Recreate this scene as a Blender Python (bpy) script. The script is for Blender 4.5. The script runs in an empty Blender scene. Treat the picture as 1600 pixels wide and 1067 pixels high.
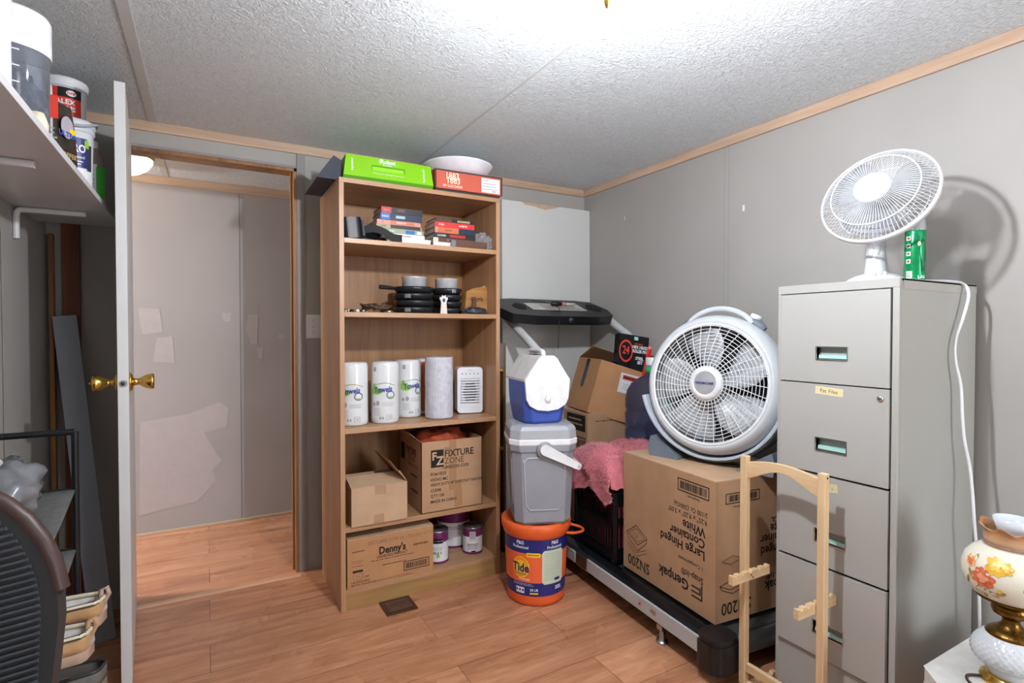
import bpy, math, random
from mathutils import Matrix, Vector, Euler, noise as mnoise
random.seed(7)
C = bpy.context.scene.collection
SC = bpy.context.scene
PI = math.pi
R = math.radians

# ---------------------------------------------------------------- camera, world, exposure
cam_d = bpy.data.cameras.new('camera')
cam_d.sensor_width = 36.0
cam_d.lens = 843.4 * 36.0 / 1600.0
cam_d.clip_start = 0.05
cam = bpy.data.objects.new('camera', cam_d)
C.objects.link(cam)
CAMZ = 1.18
cam.location = (0, 0, CAMZ)
cam.rotation_euler = (R(90 - 1.019), 0, R(-29.458))
SC.camera = cam

world = bpy.data.worlds.new('world')
SC.world = world
world.use_nodes = True
world.node_tree.nodes['Background'].inputs[0].default_value = (0.93, 0.96, 1.0, 1)
world.node_tree.nodes['Background'].inputs[1].default_value = 0.85

SC.view_settings.view_transform = 'Standard'
SC.view_settings.look = 'None'
SC.view_settings.gamma = 1
SC.view_settings.use_curve_mapping = False
SC.view_settings.exposure = 0.22
BULB = 2100.0
HALL = 2.0

def area(name, loc, rot, sx, sy, power, col=(1, 1, 1)):
    l = bpy.data.lights.new(name, 'AREA')
    l.shape = 'RECTANGLE'; l.size = sx; l.size_y = sy
    l.energy = power; l.color = col
    o = bpy.data.objects.new(name, l); C.objects.link(o)
    o.location = loc; o.rotation_euler = rot
    return o

WIN = 34.0
area('rear_fill_light', (1.5, -1.86, 1.25), (R(90), 0, 0), .78, 1.38, WIN, (.93, .96, 1.0))  # added fill lamp behind the camera, lifts the room's overall light
# ---------------------------------------------------------------- materials
def lin(c):
    if isinstance(c, str):
        c = c.lstrip('#'); c = tuple(int(c[i:i+2], 16) / 255 for i in (0, 2, 4))
    return tuple((x / 12.92 if x <= 0.04045 else ((x + 0.055) / 1.055) ** 2.4) for x in c) + (1.0,)

class NT:
    def __init__(s, name):
        s.m = bpy.data.materials.new(name); s.m.use_nodes = True
        s.t = s.m.node_tree; s.n = s.t.nodes; s.b = s.n['Principled BSDF']
        s.l = s.t.links
    def node(s, typ, **kw):
        n = s.n.new(typ)
        for k, v in kw.items():
            if k.startswith('i_'):
                n.inputs[k[2:].replace('_', ' ')].default_value = v
            else: setattr(n, k, v)
        return n
    def coord(s, kind='Object', scale=(1, 1, 1), rot=(0, 0, 0)):
        tc = s.n.new('ShaderNodeTexCoord'); mp = s.n.new('ShaderNodeMapping')
        mp.inputs['Scale'].default_value = scale; mp.inputs['Rotation'].default_value = rot
        s.l.new(tc.outputs[kind], mp.inputs['Vector']); return mp.outputs[0]
    def noise(s, vec, scale, detail=3, rough=.5, dist=0):
        n = s.n.new('ShaderNodeTexNoise'); n.inputs['Scale'].default_value = scale
        n.inputs['Detail'].default_value = detail; n.inputs['Roughness'].default_value = rough
        n.inputs['Distortion'].default_value = dist
        s.l.new(vec, n.inputs['Vector']); return n.outputs['Fac']
    def ramp(s, fac, stops):
        n = s.n.new('ShaderNodeValToRGB'); e = n.color_ramp.elements
        while len(e) < len(stops): e.new(0.5)
        for i, (p, c) in enumerate(stops):
            e[i].position = p; e[i].color = c if len(c) == 4 else tuple(c) + (1,)
        s.l.new(fac, n.inputs[0]); return n.outputs[0]
    def mix(s, fac, a, b, typ='MIX'):
        n = s.n.new('ShaderNodeMix'); n.data_type = 'RGBA'; n.blend_type = typ
        for sock, v in ((n.inputs[0], fac), (n.inputs[6], a), (n.inputs[7], b)):
            if hasattr(v, 'links'): s.l.new(v, sock)
            else: sock.default_value = v
        return n.outputs[2]
    def bump(s, h, strength=.3, dist=.002):
        n = s.n.new('ShaderNodeBump'); n.inputs['Strength'].default_value = strength
        n.inputs['Distance'].default_value = dist
        s.l.new(h, n.inputs['Height']); s.l.new(n.outputs[0], s.b.inputs['Normal'])
    def set(s, k, v):
        if hasattr(v, 'links'): s.l.new(v, s.b.inputs[k])
        else: s.b.inputs[k].default_value = v

def mat(name, col, rough=.5, metal=0.0, var=.08, vs=20, bump=0, bs=200, spec=.5, trans=0, ior=1.45, emit=0, coat=0, alpha=1, sheen=0, sss=0):
    t = NT(name); c = lin(col)
    v = t.coord()
    f = t.noise(v, vs, 4)
    d = tuple(x * (1 - var) for x in c[:3]) + (1,)
    u = tuple(min(1, x * (1 + var)) for x in c[:3]) + (1,)
    t.set('Base Color', t.ramp(f, [(.3, d), (.7, u)]))
    t.set('Roughness', rough); t.set('Metallic', metal); t.set('Specular IOR Level', spec)
    t.set('IOR', ior)
    if trans: t.set('Transmission Weight', trans)
    if coat: t.set('Coat Weight', coat)
    if alpha < 1: t.set('Alpha', alpha)
    if sheen: t.set('Sheen Weight', sheen)
    if sss: t.set('Subsurface Weight', sss); t.set('Subsurface Radius', (.01, .01, .01))
    if emit: t.set('Emission Color', c); t.set('Emission Strength', emit)
    if bump: t.bump(t.noise(v, bs, 3), bump)
    return t.m

def wood(name, c1, c2, axis='z', rough=.45, scale=1.0, streak=18, bump=.08, coat=0):
    t = NT(name)
    st = {'x': (.06, 1, 1), 'y': (1, .06, 1), 'z': (1, 1, .06)}[axis]
    v = t.coord(scale=tuple(q * scale for q in st))
    f = t.noise(v, streak, 5, .6, .6); g = t.noise(v, streak * 6, 2, .6)
    m = t.n.new('ShaderNodeMath'); m.operation = 'MULTIPLY_ADD'; m.inputs[1].default_value = .35
    t.l.new(g, m.inputs[0]); t.l.new(f, m.inputs[2])
    t.set('Base Color', t.ramp(m.outputs[0], [(.42, lin(c1)), (.9, lin(c2))]))
    t.set('Roughness', rough); t.bump(m.outputs[0], bump, .001)
    if coat: t.set('Coat Weight', coat)
    return t.m

M = {}
def wall_mat(name, col, patches=()):
    t = NT(name); v = t.coord()
    f = t.noise(v, 1.6, 3); c = lin(col)
    base = t.ramp(f, [(.3, tuple(x * .93 for x in c[:3])), (.7, tuple(min(1, x * 1.05) for x in c[:3]))])
    t.set('Base Color', base); t.set('Roughness', .52); t.set('Specular IOR Level', .35)
    t.bump(t.noise(v, 160, 3), .06, .001)
    return t.m
M['wall'] = wall_mat('taupe_wall_paint', '#a5a29d')
M['wall_hall'] = wall_mat('taupe_hall_paint', '#a7a29f')
M['patch'] = mat('touch_up_paint', '#b3acab', .42, var=.03)
M['groove'] = mat('panel_groove', '#6f6966', .7)
# popcorn ceiling
def ceil_mat():
    t = NT('stippled_white_ceiling'); v = t.coord()
    n1 = t.noise(v, 55, 4, .62, 1.2); n2 = t.noise(v, 140, 3, .6)
    m = t.n.new('ShaderNodeMath'); m.operation = 'MULTIPLY_ADD'; m.inputs[1].default_value = .35
    t.l.new(n2, m.inputs[0]); t.l.new(n1, m.inputs[2])
    t.set('Base Color', t.ramp(m.outputs[0], [(.3, lin('#c8d0d3')), (.85, lin('#e6edf0'))]))
    t.set('Roughness', .6); t.bump(m.outputs[0], 1.0, .011)
    return t.m
M['ceil'] = ceil_mat()
def floor_mat():
    t = NT('reddish_laminate_planks')
    v = t.coord()
    br = t.n.new('ShaderNodeTexBrick'); t.l.new(v, br.inputs['Vector'])
    br.inputs['Scale'].default_value = 1.0
    br.inputs['Brick Width'].default_value = 1.21; br.inputs['Row Height'].default_value = .193
    br.inputs['Mortar Size'].default_value = .0011; br.inputs['Mortar Smooth'].default_value = .1
    br.inputs['Bias'].default_value = 0
    br.offset = .37; br.offset_frequency = 2
    br.inputs['Color1'].default_value = (.25, .25, .25, 1); br.inputs['Color2'].default_value = (.75, .75, .75, 1)
    br.inputs['Mortar'].default_value = (.5, .5, .5, 1)
    sv = t.coord(scale=(.16, 1.3, 1))
    off = t.n.new('ShaderNodeVectorMath'); off.operation = 'MULTIPLY_ADD'; off.inputs[1].default_value = (6, 3, 0)
    t.l.new(br.outputs['Color'], off.inputs[0]); t.l.new(sv, off.inputs[2])
    g = t.noise(off.outputs[0], 9, 6, .62, 1.1)
    g2 = t.noise(off.outputs[0], 60, 3, .6)
    col = t.ramp(g, [(.28, lin('#9a6245')), (.45, lin('#bb815d')), (.58, lin('#cd936e')), (.75, lin('#e1ad8a'))])
    col = t.mix(.16, col, t.ramp(g2, [(.35, lin('#7a4a34')), (.65, lin('#c99a7a'))]))
    tone = t.ramp(br.outputs['Color'], [(.2, (.88, .88, .88)), (.8, (1.06, 1.04, 1.02))])
    col = t.mix(1.0, col, tone, 'MULTIPLY')
    col = t.mix(br.outputs['Fac'], col, lin('#5a3826'))
    t.set('Base Color', col)
    sm = t.noise(v, 3, 3)
    rr = t.ramp(sm, [(.3, (.2, .2, .2)), (.75, (.36, .36, .36))])
    t.set('Roughness', rr); t.set('Specular IOR Level', .5)
    t.bump(g2, .05, .0006)
    return t.m
M['floor'] = floor_mat()
M['pine_x'] = wood('pine_trim_along_wall', '#a3886f', '#cdb197', 'x', .55, 1, 14)
M['pine_y'] = wood('pine_trim_along_side', '#ab8e76', '#d3b69c', 'y', .55, 1, 14)
M['jamb'] = wood('unpainted_door_jamb', '#6b4526', '#a97b4c', 'z', .5, 1, 12)
M['greyjamb'] = mat('grey_painted_casing', '#8f8b89', .5, var=.05)
M['whitedoor'] = mat('white_door_paint', '#cfd0cf', .4, var=.03, vs=6)
M['white'] = mat('white_plastic', '#e0e2e4', .35, var=.015)
M['whitegloss'] = mat('glossy_white_plastic', '#eef0f3', .18, var=.01)
M['brass'] = mat('polished_brass', '#d9b25e', .18, metal=1, var=.06)
M['oldbrass'] = mat('antique_brass', '#7a5a2a', .3, metal=1, var=.3, vs=60, bump=.3, bs=150)
M['steel'] = mat('steel', '#b9bcc0', .3, metal=1, var=.05)
M['darkgrey'] = mat('dark_grey_plastic', '#2f3338', .45)
M['black'] = mat('black_plastic', '#15161a', .38, var=.1)
M['blackgloss'] = mat('shiny_black_plastic', '#101318', .2, var=.1)
M['blackrubber'] = mat('black_rubber', '#1a1b1d', .7, bump=.1)
M['ink'] = mat('black_ink', '#17130f', .7, var=.02)
M['inkbrown'] = mat('faded_brown_ink', '#5a3a22', .8, var=.1)
M['inkfaint'] = mat('faint_ink', '#7c5b40', .8, var=.1)
M['red'] = mat('red_ink', '#d23a2a', .45, var=.04)
M['dark'] = mat('shadow_gap_black', '#0c0b0b', .9)

# ---------------------------------------------------------------- geometry builder
def T(x, y, z): return Matrix.Translation((x, y, z))
def RX(a): return Matrix.Rotation(R(a), 4, 'X')
def RY(a): return Matrix.Rotation(R(a), 4, 'Y')
def RZ(a): return Matrix.Rotation(R(a), 4, 'Z')
def SCL(x, y, z): return Matrix.Diagonal((x, y, z, 1))
def frame(o, right, up):
    r = Vector(right).normalized(); u = Vector(up).normalized(); n = r.cross(u)
    m = Matrix((r, u, n)).transposed().to_4x4(); m.translation = Vector(o); return m
def FY(x, y, z): return frame((x, y, z), (1, 0, 0), (0, 0, 1))        # faces -Y
def FX(x, y, z): return frame((x, y, z), (0, -1, 0), (0, 0, 1))       # faces -X
def FZ(x, y, z): return frame((x, y, z), (1, 0, 0), (0, 1, 0))        # faces +Z

_tc = {}
def text_geo(s, size, bold, align, xs=1.0, res=2):
    k = (s, size, bold, align, xs, res)
    if k in _tc: return _tc[k]
    cu = bpy.data.curves.new('txt', 'FONT'); cu.body = s; cu.size = size; cu.align_x = align
    cu.align_y = 'CENTER'; cu.offset = bold * size; cu.resolution_u = res
    ob = bpy.data.objects.new('txt', cu); C.objects.link(ob)
    dg = bpy.context.evaluated_depsgraph_get(); dg.update()
    me = bpy.data.meshes.new_from_object(ob.evaluated_get(dg))
    v = [(p.co.x * xs, p.co.y, 0) for p in me.vertices]; f = [tuple(q.vertices) for q in me.polygons]
    bpy.data.objects.remove(ob); bpy.data.curves.remove(cu); bpy.data.meshes.remove(me)
    _tc[k] = (v, f); return v, f

def rrect(w, h, r, n=4, cx=0, cy=0):
    p = []
    for (sx, sy, a0) in ((1, 1, 0), (-1, 1, 90), (-1, -1, 180), (1, -1, 270)):
        for i in range(n + 1):
            a = R(a0 + 90 * i / n)
            p.append((cx + sx * (w / 2 - r) + r * math.cos(a), cy + sy * (h / 2 - r) + r * math.sin(a)))
    return p

class B:
    def __init__(s): s.v = []; s.f = []; s.m = []; s.sm = []
    def add(s, vs, fs, mi=0, X=None, smooth=False):
        o = len(s.v)
        if X is not None: vs = [tuple(X @ Vector(v)) for v in vs]
        s.v += [tuple(v) for v in vs]
        for f in fs: s.f.append(tuple(i + o for i in f)); s.m.append(mi); s.sm.append(smooth)
        return s
    def box(s, x0, x1, y0, y1, z0, z1, mi=0, X=None):
        v = [(x0,y0,z0),(x1,y0,z0),(x1,y1,z0),(x0,y1,z0),(x0,y0,z1),(x1,y0,z1),(x1,y1,z1),(x0,y1,z1)]
        return s.add(v, [(0,3,2,1),(4,5,6,7),(0,1,5,4),(1,2,6,5),(2,3,7,6),(3,0,4,7)], mi, X)
    def cbox(s, cx, cy, cz, sx, sy, sz, mi=0, X=None):
        return s.box(cx-sx/2, cx+sx/2, cy-sy/2, cy+sy/2, cz-sz/2, cz+sz/2, mi, X)
    def prism(s, poly, z0, z1, mi=0, X=None, smooth=False, sc=1.0):
        n = len(poly)
        v = [(x, y, z0) for x, y in poly] + [(x * sc, y * sc, z1) for x, y in poly]
        o = len(s.v)
        s.add(v, [tuple(range(n))[::-1], tuple(range(n, 2*n))], mi, X)
        s.add(v, [(i, (i+1) % n, n + (i+1) % n, n + i) for i in range(n)], mi, X, smooth)
        return s
    def loft(s, rings, mi=0, X=None, smooth=True, cap=True, closed=False):
        n = len(rings[0]); v = [p for r in rings for p in r]; f = []
        K = len(rings)
        for k in range(K if closed else K - 1):
            for i in range(n):
                a = k*n + i; b = k*n + (i+1) % n; k2 = (k+1) % K
                f.append((a, b, k2*n + (i+1) % n, k2*n + i))
        s.add(v, f, mi, X, smooth)
        if cap and not closed:
            s.add(v, [tuple(range(n))[::-1], tuple(range((K-1)*n, K*n))], mi, X, False)
        return s
    def lathe(s, prof, n=32, mi=0, X=None, smooth=True, cap=True, fn=None, a0=0, a1=360):
        rings = []
        full = abs(a1 - a0) >= 360
        for k, (r, z) in enumerate(prof):
            ring = []
            for i in range(n if full else n + 1):
                a = R(a0 + (a1 - a0) * i / n)
                rr = r if fn is None else fn(r, a, z, k)
                zz = z
                if isinstance(rr, tuple): rr, zz = rr
                ring.append((rr * math.cos(a), rr * math.sin(a), zz))
            rings.append(ring)
        if full: return s.loft(rings, mi, X, smooth, cap)
        m = n + 1; v = [p for r in rings for p in r]; f = []
        for k in range(len(rings) - 1):
            for i in range(n): f.append((k*m+i, k*m+i+1, (k+1)*m+i+1, (k+1)*m+i))
        return s.add(v, f, mi, X, smooth)
    def tube(s, pts, r, n=8, mi=0, X=None, closed=False, cap=True):
        P = [Vector(p) for p in pts]; K = len(P)
        rad = r if isinstance(r, (list, tuple)) else [r] * K
        rings = []; up = None
        for i in range(K):
            if closed: d = P[(i+1) % K] - P[i-1]
            else: d = P[min(i+1, K-1)] - P[max(i-1, 0)]
            d.normalize()
            if up is None:
                up = Vector((0, 0, 1)) if abs(d.z) < .9 else Vector((1, 0, 0))
            a = d.cross(up)
            if a.length < 1e-6: a = d.cross(Vector((.3, .9, .2)))
            a.normalize(); up = a.cross(d).normalized()
            rings.append([tuple(P[i] + rad[i] * (math.cos(2*PI*j/n) * a + math.sin(2*PI*j/n) * up)) for j in range(n)])
        return s.loft(rings, mi, X, True, cap and not closed, closed)
    def text(s, st, size, X, mi=0, align='CENTER', bold=0.0, xs=1.0, res=2, off=.0008, wrap=None):
        v, f = text_geo(st, size, bold, align, xs, res)
        v = [(a, b, off) for a, b, _ in v]
        if wrap: v = [wrap(a, b, off) for a, b, off in v]
        return s.add(v, f, mi, X)
    def rect(s, x0, x1, y0, y1, X, mi=0, off=.0006, wrap=None, nx=1):
        v = []; f = []
        for i in range(nx + 1):
            x = x0 + (x1 - x0) * i / nx
            v += [(x, y0, off), (x, y1, off)]
        for i in range(nx): f.append((2*i, 2*i+2, 2*i+3, 2*i+1))
        if wrap: v = [wrap(*p) for p in v]
        return s.add(v, f, mi, X)
    def frame_rect(s, x0, x1, y0, y1, t, X, mi=0, off=.0008):
        s.rect(x0, x1, y0, y0+t, X, mi, off); s.rect(x0, x1, y1-t, y1, X, mi, off)
        s.rect(x0, x0+t, y0+t, y1-t, X, mi, off); s.rect(x1-t, x1, y0+t, y1-t, X, mi, off); return s
    def barcode(s, x0, x1, y0, y1, X, mi=0, off=.0008, seed=1, fr=True):
        rd = random.Random(seed); t = (y1 - y0) * .08
        if fr: s.frame_rect(x0, x1, y0, y1, t, X, mi, off)
        x = x0 + (x1-x0)*.08; e = x1 - (x1-x0)*.08; u = (x1 - x0) / 110
        while x < e:
            w = rd.choice((1, 1, 2, 3)) * u; s.rect(x, min(e, x+w), y0 + (y1-y0)*.2, y1 - (y1-y0)*.2, X, mi, off); x += w + rd.choice((1, 1, 2)) * u
        return s
    def lines(s, x0, x1, ys, h, X, mi=0, off=.0008, seed=3, wrap=None):
        rd = random.Random(seed)
        for y in ys:
            x = x0; e = x1 - (x1-x0) * rd.random() * .15
            while x < e:
                w = (x1-x0) * (.04 + rd.random() * .08)
                s.rect(x, min(e, x+w), y, y+h, X, mi, off, wrap); x += w + (x1-x0)*.018
        return s
    def poly(s, pts, X, mi=0, off=.0008, wrap=None):
        v = [(x, y, off) for x, y in pts]
        if wrap: v = [wrap(*p) for p in v]
        return s.add(v, [tuple(range(len(pts)))], mi, X)
    def ellipse(s, cx, cy, rx, ry, X, mi=0, off=.0008, n=20, wrap=None, rot=0):
        c, q = math.cos(R(rot)), math.sin(R(rot))
        pts = []
        for i in range(n):
            a = 2*PI*i/n; x, y = rx*math.cos(a), ry*math.sin(a); pts.append((cx + x*c - y*q, cy + x*q + y*c))
        return s.poly(pts, X, mi, off, wrap)
    def ringd(s, cx, cy, r0, r1, X, mi=0, off=.0008, n=28, a0=0, a1=360, sx=1.0, wrap=None):
        v = []; f = []
        for i in range(n + 1):
            a = R(a0 + (a1-a0)*i/n)
            v += [(cx + r0*math.cos(a)*sx, cy + r0*math.sin(a), off), (cx + r1*math.cos(a)*sx, cy + r1*math.sin(a), off)]
        for i in range(n): f.append((2*i, 2*i+1, 2*i+3, 2*i+2))
        if wrap: v = [wrap(*p) for p in v]
        return s.add(v, f, mi, X)
    def build(s, name, mats, parent=None, bevel=0, seg=2, sub=0, loc=None, rot=None, solid=0):
        me = bpy.data.meshes.new(name)
        me.from_pydata(s.v, [], s.f)
        if not isinstance(mats, (list, tuple)): mats = [mats]
        for m in mats: me.materials.append(M[m] if isinstance(m, str) else m)
        me.polygons.foreach_set('material_index', s.m)
        me.polygons.foreach_set('use_smooth', s.sm)
        me.update()
        o = bpy.data.objects.new(name, me); C.objects.link(o)
        if parent is not None: o.parent = parent
        if loc: o.location = loc
        if rot: o.rotation_euler = rot
        if solid:
            q = o.modifiers.new('solidify', 'SOLIDIFY'); q.thickness = solid; q.offset = 0
        if bevel:
            q = o.modifiers.new('bevel', 'BEVEL'); q.width = bevel; q.segments = seg; q.limit_method = 'ANGLE'; q.angle_limit = R(40)
            q.harden_normals = False
        if sub:
            q = o.modifiers.new('subsurf', 'SUBSURF'); q.levels = sub; q.render_levels = sub
        return o

def tag(o, label, cat, group=None, kind=None):
    o['label'] = label; o['category'] = cat
    if group: o['group'] = group
    if kind: o['kind'] = kind
    return o
def thing(name, label, cat, loc=(0, 0, 0), rz=0, group=None, rx=0, ry=0):
    o = bpy.data.objects.new(name, None); C.objects.link(o)
    o.empty_display_size = .05
    o.location = loc; o.rotation_euler = (R(rx), R(ry), R(rz))
    return tag(o, label, cat, group)
def struct(o, label=None, cat=None):
    o['kind'] = 'structure'
    if label: o['label'] = label
    o['category'] = cat or o.name.split('_')[0].rstrip('.0123456789')
    return o
def copy_tree(o, parent=None):
    c = o.copy(); C.objects.link(c)
    if parent is not None: c.parent = parent
    for ch in list(o.children): copy_tree(ch, c)
    return c
def facecam(x, y, extra=0):      # z rotation that turns local -Y towards the room's camera side
    return -math.degrees(math.atan2(x, y)) + extra
def cylwrap(rf):                 # maps flat (x, y, off) onto a cylinder of radius rf(y) facing -Y
    def w(x, y, o):
        r = rf(y) if callable(rf) else rf
        a = x / r
        return ((r + o) * math.sin(a), -(r + o) * math.cos(a), y)
    return w
# ================================================================ the room
XL, XR, YB, H = -.56, 2.12, 2.81, 2.085
DX0, DX1, DZ = -.305, .385, 1.972       # doorway
YH = 3.75                                # hall far wall
b = B(); b.box(-2.6, 3.4, -1.8, YH + .1, -.05, 0); struct(b.build('floor', 'floor'), 'reddish wood laminate floor', 'floor')
b = B(); b.box(-2.6, 3.4, -1.8, YH + .1, H, H + .05); struct(b.build('ceiling', 'ceil'), 'white stippled ceiling', 'ceiling')
W = .09
b = B()
b.box(XL - .1, DX0, YB, YB + W, 0, H); b.box(DX1, XR + .1, YB, YB + W, 0, H); b.box(DX0, DX1, YB, YB + W, DZ, H)
b.rect(-.012, .012, 0, H, FY(1.475, YB, 0), 1, .0015)
b.rect(-.0012, .0012, 0, H, FY(1.4875, YB, 0), 2, .002); b.rect(-.0012, .0012, 0, H, FY(1.4625, YB, 0), 2, .002)
struct(b.build('wall_back', ['wall', 'wall', 'groove']), 'taupe painted back wall with doorway', 'wall')
b = B(); b.box(XR, XR + .1, -1.8, YB + W, 0, H)
for yy in (1.70, .48):
    b.rect(-.002, 0, 0, H, FX(XR, yy, 0), 1, .0015); b.rect(-.026, -.024, 0, H, FX(XR, yy, 0), 1, .0015)
b.rect(-.006, .006, -.014, .014, FX(XR, 1.62, 1.74), 2, .002); b.rect(-.002, .003, -.012, .012, FX(XR, 2.42, 1.84), 2, .002)
struct(b.build('wall_right', ['wall', 'greyjamb', 'white']), 'taupe painted right wall', 'wall')
b = B(); b.box(XL - .1, XL, -1.8, YB + W, 0, H)
b.rect(-.004, .004, 0, 1.5, frame((XL, 2.26, 0), (0, 1, 0), (0, 0, 1)), 1, .002)
struct(b.build('wall_left', ['wall', 'patch']), 'taupe painted left wall', 'wall')
b = B(); b.box(-2.6, 3.4, YH, YH + .1, 0, H)
X = FY(0, YH, 0)
b.rect(.178, .182, 0, H, X, 1, .002); b.rect(.196, .199, 0, H, X, 3, .002)
for pts in ([(-.345, 1.317), (-.24, 1.315), (-.225, 1.18), (-.325, 1.165)],
            [(-.255, 1.145), (-.178, 1.155), (-.168, 1.0), (-.275, 1.005)],
            [(.08, 1.295), (.13, 1.30), (.125, 1.25), (.105, 1.24), (.085, 1.255)],
            [(.225, 1.285), (.28, 1.29), (.275, 1.11), (.24, 1.10), (.21, 1.2)],
            [(.27, 1.08), (.31, 1.08), (.305, 1.01), (.28, 1.02)], [(.4, 1.17), (.44, 1.155), (.42, 1.13), (.395, 1.145)],
            [(-.34, .66), (-.1, .69), (.06, .75), (.11, .71), (.10, .6), (-.02, .57), (.03, .46), (.07, .39), (.02, .34), (.04, .27), (-.06, .16), (-.35, .12)]):
    b.poly(pts, X, 2, .0012)
struct(b.build('wall_hall', ['wall_hall', 'groove', 'patch', 'greyjamb']), 'taupe hall wall with paint patches', 'wall')
b = B(); b.box(-2.6, -2.5, YB + W, YH, 0, H); struct(b.build('wall_hall_end', 'wall'), 'end wall of the hall', 'wall')
b = B(); b.box(3.3, 3.4, YB + W, YH, 0, H); struct(b.build('wall_hall_far', 'wall'), 'far end wall of the hall', 'wall')
b = B(); b.box(XL - .1, 1.1, -1.9, -1.8, 0, H); b.box(1.9, XR + .1, -1.9, -1.8, 0, H); b.box(1.1, 1.9, -1.9, -1.8, 0, .55); b.box(1.1, 1.9, -1.9, -1.8, 1.95, H)  # opening left in the unseen wall for the added fill light
struct(b.build('wall_front', 'wall'), 'taupe wall behind the camera with an opening for the added fill light', 'wall')
# ceiling edge trims
b = B(); b.box(XL, XR - .012, YB - .012, YB, H - .042, H); struct(b.build('trim_1', 'pine_x', bevel=.002), 'pine ceiling trim on back wall', 'trim')
b = B(); b.box(XR - .012, XR, -1.8, YB - .0121, H - .042, H); struct(b.build('trim_2', 'pine_y', bevel=.002), 'pine ceiling trim on right wall', 'trim')
b = B(); b.box(-2.5, 3.3, YH - .012, YH, H - .05, H); struct(b.build('trim_3', 'pine_x', bevel=.002), 'pine ceiling trim in hall', 'trim')
b = B(); b.box(-2.5, 3.3, YH - .012, YH, 0, .016); struct(b.build('trim_4', 'pine_x', bevel=.002), 'thin base trim in hall', 'trim')
# ceiling battens
M['batten'] = mat('smooth_ceiling_batten', '#c8cac9', .6, var=.02)
for i, (xx, y0, y1) in enumerate(((-.195, -1.8, YB - .013), (1.006, -1.8, YB - .013), (-.205, YB + W, YH - .013), (1.006, YB + W, YH - .013))):
    w = .016 if xx < 0 else .005
    b = B(); b.box(xx - w, xx + w, y0, y1, H - .003, H); struct(b.build('trim_%d' % (5 + i), 'batten'), 'ceiling seam batten', 'trim')
# doorway lining: bare jambs, head, painted casing strip
b = B()
b.box(DX1 - .014, DX1, YB - .004, YB + W, 0, DZ); b.box(DX0, DX0 + .014, YB - .004, YB + W, 0, DZ)
b.box(DX0, DX1, YB - .004, YB + W, DZ - .016, DZ)
b.box(DX1 - .024, DX1 - .014, YB + .04, YB + .055, 0, DZ - .016)
struct(b.build('trim_9', 'jamb', bevel=.001), 'bare wood doorway lining', 'trim')
b = B(); b.box(DX1, DX1 + .038, YB - .008, YB, 0, H - .042); b.box(DX0 - .03, DX1, YB - .006, YB, DZ, DZ + .012)
struct(b.build('trim_10', 'greyjamb', bevel=.001), 'grey painted doorway casing', 'trim')
b = B(); b.prism([(-.022, 0), (.022, 0), (.012, .006), (-.012, .006)], DX0 + .0, DX1 + .0, X=frame((0, YB - .03, 0), (0, 1, 0), (0, 0, 1)))
o = struct(b.build('trim_11', wood('threshold_strip', '#b88a6c', '#d6ab8c', 'x', .3)), 'light wood threshold strip', 'trim')
# ---- door, opened against the camera side, hinged on the left jamb
dr = bpy.data.objects.new('door_1', None); C.objects.link(dr); dr.location = (-.288, YB - .012, 0); dr.rotation_euler = (0, 0, R(4.3))
struct(dr, 'white hollow door standing open', 'door')
DW = .655
b = B(); b.box(-.015, .015, -DW, 0, .012, 1.985); b.build('door_panel', 'whitedoor', dr, bevel=.0015)
b = B(); b.lathe([(.0, 0), (.0115, 0), (.0115, .0015), (0, .0015)], 20, X=frame((0, -DW, 1.012), (1, 0, 0), (0, 0, 1)), smooth=False)
b.lathe([(0, .0014), (.006, .0014), (.006, .006), (0, .006)], 12, 1, X=frame((0, -DW, 1.012), (1, 0, 0), (0, 0, 1)))
b.build('latch', ['steel', 'darkgrey'], dr)
for sgn in (1, -1):
    X = frame((sgn * .015, -DW + .06, 1.012), (0, sgn, 0), (0, 0, 1))
    b = B()
    b.lathe([(0, 0), (.032, 0), (.032, .004), (.026, .009), (.013, .011), (.0115, .02), (.0105, .026), (.013, .031), (.021, .042), (.026, .055), (.0275, .064), (.026, .068), (.02, .07), (0, .07)], 28, X=X)
    if sgn < 0: b.lathe([(0, .069), (.0045, .069), (.0045, .077), (0, .078)], 12, X=X)
    b.build('door_knob', 'brass', dr)
# ---- light switch
s = thing('light_switch', 'white light switch plate on the back wall between doorway and bookcase', 'light switch', (.457, YB, 1.207))
b = B(); b.prism(rrect(.072, .116, .004), 0, .006, X=FY(0, 0, 0)); b.build('switch_plate', 'white', s, bevel=.0015)
b = B(); b.box(-.005, .005, -.014, -.005, -.008, .010, X=RX(-20)); b.build('switch_toggle', 'white', s, bevel=.001)
b = B()
for z in (-.03, .03): b = B(); b.lathe([(0, 0), (.003, 0), (.003, .001), (0, .0015)], 10, X=FY(0, -.006, z)); b.build('screw', 'steel', s)
# ---- floor vent
s = thing('floor_vent', 'brown metal floor vent in front of the bookcase', 'vent', (.707, 2.248, 0))
b = B(); b.prism(rrect(.135, .13, .004), .0, .004); b.build('vent_plate', mat('brown_vent_metal', '#5a4034', .35, metal=.6), s, bevel=.001)
b = B()
for k in range(6): b.box(-.05, .05, -.035 + k * .014 - .003, -.035 + k * .014 + .001, .004, .0065)
b.build('louvre', mat('brown_vent_louvre', '#6b4d3e', .3, metal=.6), s, bevel=.0006)
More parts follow.
